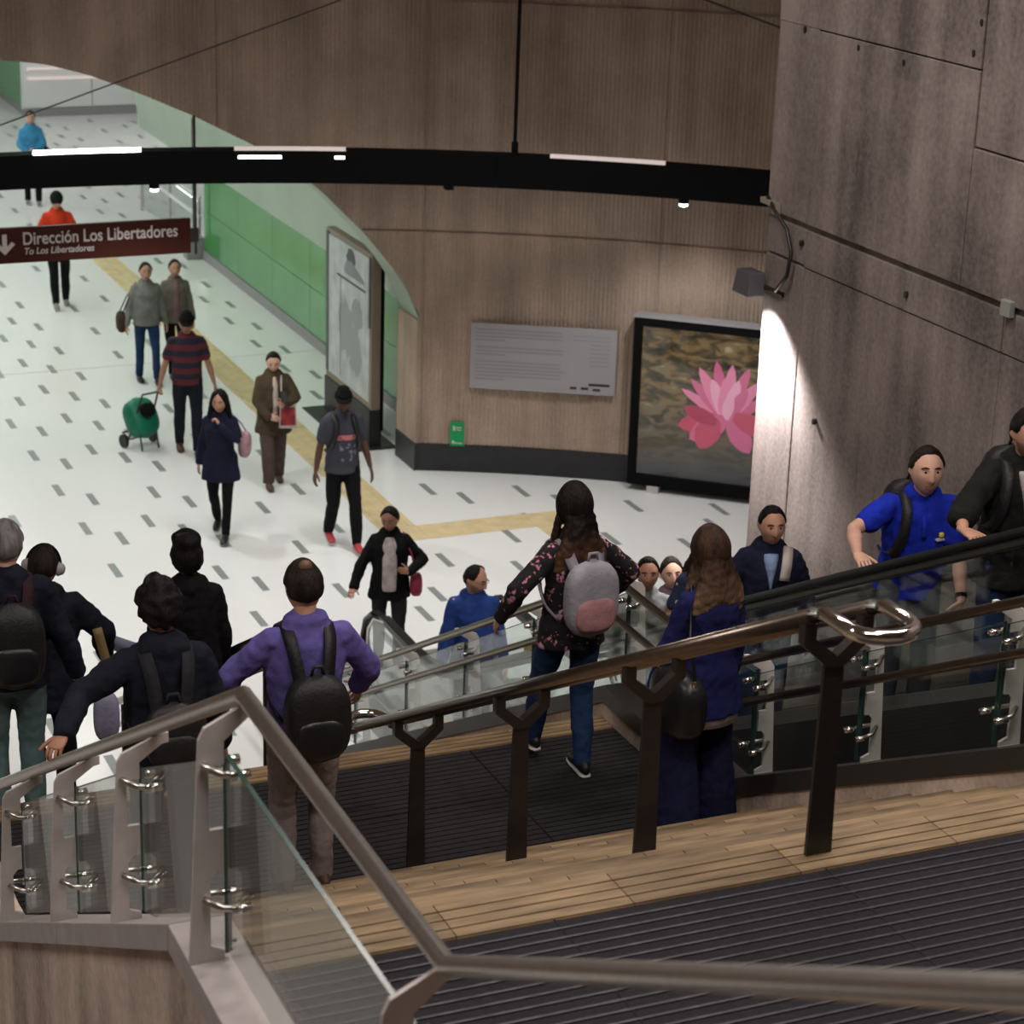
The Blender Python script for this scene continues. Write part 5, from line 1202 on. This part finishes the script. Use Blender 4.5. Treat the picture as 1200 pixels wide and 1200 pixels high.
for x0, x1, z1 in ((-.045, -.033, .014), (-.029, -.020, .010), (-.016, -.006, .011), (-.002, .008, .010), (.012, .022, .013), (.026, .036, .010)):
    e_l = obj('chest_lettering', MB().box((x0, -.02, 0), (x1, .004, z1)), SH_WHT, p['root']); e_l.location = tuple(c_); e_l.rotation_euler.z = .45
mb = MB(); strap(mb, [p['T'](.455, 0, .085), p['T'](.40, 0, .142), p['T'](.33, 0, .158)], .014, .004, (0, 1, .2)); obj('placket', mb, M_POLO, p['root'], True)
# black hoodie man
L = eloc(7.11, 9.39); p = person('man in a black hooded top at the right edge with sleeves pushed up', L, PI - .42, 1.80, 0, .4, 'tan', .0105, topm=cloth('black_green', (.012, .013, .012)), top='hoodie', sleeve=.62, bulk=.028, hem=-.10, hood=True, trous=DENIM, shoem=SH_BLK, hair='short', hairm='black', head=(.35, -.05, 0), lean=.10,
    hands=((-.25, .25, .95), (.36, .47, 1.22)), elbows=((-.6, -1, 0), (1, -.2, -.5)), hdirs=(None, (-.45, .9, -.05)), hnorm=(None, (0, .1, 1)), curl=(.4, .55), beard=mat('stubble', (.24, .13, .09), .8), under=(cloth('white_collar', (.4, .38, .36)), .045, 'v'))
backpack(p, 'black backpack worn by the man in the black hooded top', NYLON, NYLON, size=(.17, .10, .24), bulk=.04)

# ------------------------------------------------------------------ stairs
def sl(x, y): return (x, y, stair_z(y) + .014)
# floral blouse woman
def floral():
    m, nt, b = _nt('floral_blouse'); N = nt.nodes; Lk = nt.links; tc = N.new('ShaderNodeTexCoord')
    n = N.new('ShaderNodeTexNoise'); n.inputs['Scale'].default_value = 13; n.inputs['Detail'].default_value = 3; n.inputs['Roughness'].default_value = .7; Lk.new(tc.outputs['Object'], n.inputs['Vector'])
    n2 = N.new('ShaderNodeTexVoronoi'); n2.inputs['Scale'].default_value = 38; Lk.new(tc.outputs['Object'], n2.inputs['Vector'])
    a = N.new('ShaderNodeMath'); a.operation = 'MULTIPLY_ADD'; a.inputs[1].default_value = -.22; Lk.new(n2.outputs['Distance'], a.inputs[0]); Lk.new(n.outputs['Fac'], a.inputs[2])
    r = N.new('ShaderNodeValToRGB'); e = r.color_ramp.elements; r.color_ramp.interpolation = 'CONSTANT'; e[0].color = (.008, .007, .011, 1); e[1].position = .47; e[1].color = (.17, .055, .075, 1)
    x = e.new(.50); x.color = (.48, .22, .26, 1); x = e.new(.58); x.color = (.62, .45, .46, 1)
    Lk.new(a.outputs[0], r.inputs[0]); Lk.new(r.outputs[0], b.inputs['Base Color']); b.inputs['Roughness'].default_value = .9; return m
HAIRLEN['v'] = .36
L = (4.93, 10.35, ZM + .0125); p = person('woman with long hair in a black floral blouse walking down with a pale backpack', L, .05, 1.68, 1, .15, 'tan', .0105, topm=floral(), top='blouse', bulk=.020, hem=-.07, trous=DENIM, slim=.25, shoem=SH_BLK, solem=SH_WHT, hair='long', hairm='ombre', eyes=False,
    hands=((-.38, .12, .98), (.34, .16, 1.02)), elbows=((-1, -.8, .0), (1, -.8, .0)), feet=((-.06, .33, 0), (.10, -.02, 0)), fdirs=((0, 1), (.15, 1)))
backpack(p, 'pale grey backpack with a pink pocket on the woman in the floral blouse', mat('pale_grey_fabric', (.30, .29, .33), .8, 0, .12, 10, .3, 30), mat('pale_grey_strap', (.25, .24, .28), .8), size=(.155, .07, .225), d=.22, pocketm=mat('pink_fabric', (.42, .21, .22), .8, 0, .15, 10, .3, 30), bulk=.02)
# blazer woman
HAIRLEN['v'] = .33
M_BLZ = cloth('blazer_navy', (.012, .014, .075))
L = sl(5.15, 9.2); p = person('woman with wavy brown hair in a navy blazer stepping down the stairs', L, .15, 1.63, 1, .25, 'tan', .0105, topm=M_BLZ, top='blazer', bulk=.022, hem=-.16, collar='stand', trous=cloth('navy_trousers', (.010, .011, .038)), flare=.045, shoem=SH_BLK, solem=SH_BLK, hair='long', hairm='blonde', eyes=False, head=(-.05, -.1, 0),
    hands=((-.26, .10, .86), (.25, .10, .72)), elbows=((-1, -.8, 0), (.5, -1, 0)), feet=((-.15, -.02, 0), (.13, .02, 0)))
shirt = MB(); loft(shirt, [(p['P'] + V(0, -.005, -.15), V(1, 0, 0), V(0, 1, 0), .180, .132), (p['P'] + V(0, -.005, -.25), V(1, 0, 0), V(0, 1, 0), .190, .145)], 24, False); obj('shirt_tail', shirt, mat('white_shirt', (.45, .43, .46), .8), p['root'], True)
sb = shoulder_bag(p, 'large black leather shoulder bag on the woman in the navy blazer', LEATH, -1, -.08, (.09, .19, .19), .25, -.10)
for q in ((-.19, .12, .25), (-.33, -.02, .22), (-.20, -.2, .2)):
    obj('ring', MB().tube([tuple(p['T'](.10, -.25 + .0, -.10 + q[1]) + V(.012 * math.cos(a), 0, .018 * math.sin(a)) + V(-.05, 0, 0)) for a in np.linspace(0, 2 * PI, 10, endpoint=False)], .004, 6, True), mat('gold', (.7, .5, .25), .25, 1), sb)
# purple shirt man
M_PUR = cloth('violet', (.12, .10, .32))
L = sl(3.03, 9.25); p = person('balding man in a violet shirt with a black backpack at the foot of the flight', L, -.08, 1.68, 0, .35, 'tan', .0105, topm=M_PUR, top='shirt', bulk=.026, hem=-.03, collar='polo', trous=cloth('khaki_grey', (.26, .21, .20)), shoem=SH_BRN, hair='short', hairm='dark', eyes=False, head=(0, -.22, 0),
    hands=((-.40, .22, .98), (.33, .24, .98)), elbows=((-1, -.6, .1), (1, -.9, .1)), feet=((-.09, .06, 0), (.10, .05, 0)))
sc = MB(); h_, r_, s_ = p['head'], p['hr'], p['s']; loft(sc, [(h_ + r_ @ (V(0, -.045, .083) * s_), r_ @ V(1, 0, 0), r_ @ V(0, .8, .5), .038, .036), (h_ + r_ @ (V(0, -.056, .1045) * s_), r_ @ V(1, 0, 0), r_ @ V(0, .8, .5), .030, .026)], 16); obj('bald_patch', sc, mat('scalp', (.14, .065, .042), .5), p['root'], True)
backpack(p, 'black backpack hanging low on the man in the violet shirt', NYLON, LEATH, size=(.155, .085, .225), d=.12, gap=.015, strapm=NYLON, bulk=.024)
# curly haired man
L = sl(2.28, 8.95); p = person('curly haired person in a black jacket reaching back to the left handrail', L, -.05, 1.60, 0, .3, 'brown', .0105, topm=cloth('blue_black', (.010, .011, .019)), top='jacket', bulk=.034, hem=-.10, hood=True, trous=BLK, shoem=SH_BLK, hair='curly', hairm='black', eyes=False, head=(0, -.2, 0), lean=.08,
    hands=((-.52, -.26, 1.185), (.30, .12, .86)), elbows=((-1, -.2, -.5), (.6, -1, 0)), hdirs=((-.45, -.6, -.25), None), hnorm=((-.1, -.1, 1), None), curl=(.65, .4))
backpack(p, 'dark shoulder straps bag on the curly haired person in the black jacket', NYLON, NYLON, size=(.13, .05, .16), d=.12, gap=.0, strapm=CHAR, bulk=.035)
# woman in black with flat topped updo
L = sl(3.33, 12.45); p = person('person in a black coat with hair pinned up going down the lower flight', L, -.05, 1.66, .4, .3, 'brown', .0125, topm=BLK, top='coat', bulk=.040, hem=-.25, hood=True, trous=BLK, shoem=SH_BLK, hair='afro', hairm='black', eyes=False, hands=((-.24, .1, .84), (.24, .1, .84)))
m = MB(); h_, r_, s_ = p['head'], p['hr'], p['s']; limb(m, [h_ + r_ @ V(-.055, -.02, .145), h_ + r_ @ V(0, -.03, .152), h_ + r_ @ V(.055, -.02, .147)], [.014, .016, .012]); obj('hair_clip', m, NYLON, p['root'], True)
# headphones person
L = sl(2.46, 12.5); p = person('person in a dark jacket wearing headphones on the lower flight', L, -.15, 1.69, 0, .3, 'brown', .0125, topm=cloth('ink_jacket', (.009, .010, .018)), top='jacket', bulk=.045, hem=-.15, collar='stand', trous=BLK, shoem=SH_BLK, hair='short', hairm='dark', eyes=False, head=(-.25, -.25, .1), hands=((-.30, .1, .84), (.36, .18, .96)), elbows=((-1, -.8, 0), (1, -.6, 0)))
t = thing('headphones', 'silver and black headphones on the person in the dark jacket', 'headphones', tuple(p['loc']), p['yaw']); h_, r_, s_ = p['head'], p['hr'], p['s']
obj('band', MB().tube([tuple(h_ + r_ @ (V(.098 * math.sin(a), -.01, .128 * math.cos(a) + .0) * s_)) for a in np.linspace(-1.55, 1.55, 15)], .007, 8), M_BLACK, t, True)
for sg in (-1, 1):
    c_ = [h_ + r_ @ (V(sg * x, -.008, .0) * s_) for x in (.076, .086, .098)]; mm = MB(); loft(mm, [(c_[0], r_ @ V(0, 1, 0), r_ @ V(0, 0, 1), .030, .036), (c_[1], r_ @ V(0, 1, 0), r_ @ V(0, 0, 1), .034, .042), (c_[2], r_ @ V(0, 1, 0), r_ @ V(0, 0, 1), .028, .034)], 14); obj('ear_cup', mm, M_GREY, t, True)
# rolled paper / tube under the arm seen beside them
t = thing('document_tube', 'pale blue rolled sheet sticking out beside the person with headphones', 'roll', (3.02, 12.75, 2.92), -1.15); obj('roll', MB().tube([(-.24, 0, 0), (.10, 0, .02), (.13, 0, .02)], [.045, .048, .03], 16), mat('pale_blue_sheet', (.25, .28, .42), .6), t, True)
t = thing('garment_bag', 'pale lavender folded cloth and tan strap hanging beside the dark jacket', 'cloth', (2.78, 12.35, stair_z(12.35) + .45), -.2)
mb = MB(); soft_box(mb, (0, 0, .22), V(1, 0, 0), V(0, 1, 0), V(0, 0, 1), .08, .05, .17, .7); obj('cloth', mb, cloth('lavender', (.26, .26, .38)), t, True)
mb = MB(); strap(mb, [V(.05, .0, .40), V(.0, .0, .62), V(-.04, 0, .8)], .028, .006, (0, -1, 0)); obj('strap', mb, mat('tan_strap', (.20, .14, .06), .7), t, True)
# grey haired man with backpack
L = sl(2.05, 11.4); p = person('grey haired man in a dark jacket and teal jeans at the left edge', L, -.12, 1.76, 0, .3, 'light', .0125, topm=cloth('ink_navy', (.010, .012, .022)), top='jacket', bulk=.030, hem=-.04, collar='stand', trous=cloth('teal_jeans', (.10, .165, .17)), shoem=SH_BLK, hair='short', hairm='grey', eyes=False, head=(-.2, -.1, 0), hands=((-.30, .1, .84), (.36, .02, .82)))
mm = MB(); loft(mm, [(p['T'](.505, 0, -.012), V(1, 0, 0), V(0, 1, 0), .072, .070), (p['T'](.545, 0, -.008), V(1, 0, 0), V(0, 1, 0), .063, .062)], 18); obj('shirt_collar', mm, mat('lilac_collar', (.40, .36, .45), .8), p['root'], True)
backpack(p, 'black backpack with shiny pockets on the grey haired man', NYLON, LEATH, size=(.17, .10, .25), d=.22, bulk=.03, strapm=cloth('maroon_strap', (.035, .015, .018)))
flush()

# put the origin of every assembled thing at its own base
for root in [o for o in bpy.data.objects if o.type == 'EMPTY' and o.parent is None and o.name.split('.')[0] not in ('person', 'phone')]:
    pts = []
    def gather(o, off):
        for c in o.children:
            l_ = np.array(c.location) + off
            if c.type == 'MESH': bb = np.array([tuple(v) for v in c.bound_box]); pts.extend([bb.min(0) + l_, bb.max(0) + l_])
            gather(c, l_)
    gather(root, np.zeros(3))
    lo_, hi_ = np.min(pts, 0), np.max(pts, 0); base = V((lo_[0] + hi_[0]) / 2, (lo_[1] + hi_[1]) / 2, lo_[2])
    if root.name.startswith(('staircase', 'escalator', 'lighting_beam', 'glass_bal', 'centre_hand')): base = V(*(np.round(base, 3)))
    c, s_ = math.cos(root.rotation_euler.z), math.sin(root.rotation_euler.z)
    root.location = tuple(np.array(root.location) + V(base[0] * c - base[1] * s_, base[0] * s_ + base[1] * c, base[2]))
    for ch_ in root.children: ch_.location = tuple(np.array(ch_.location) - base)
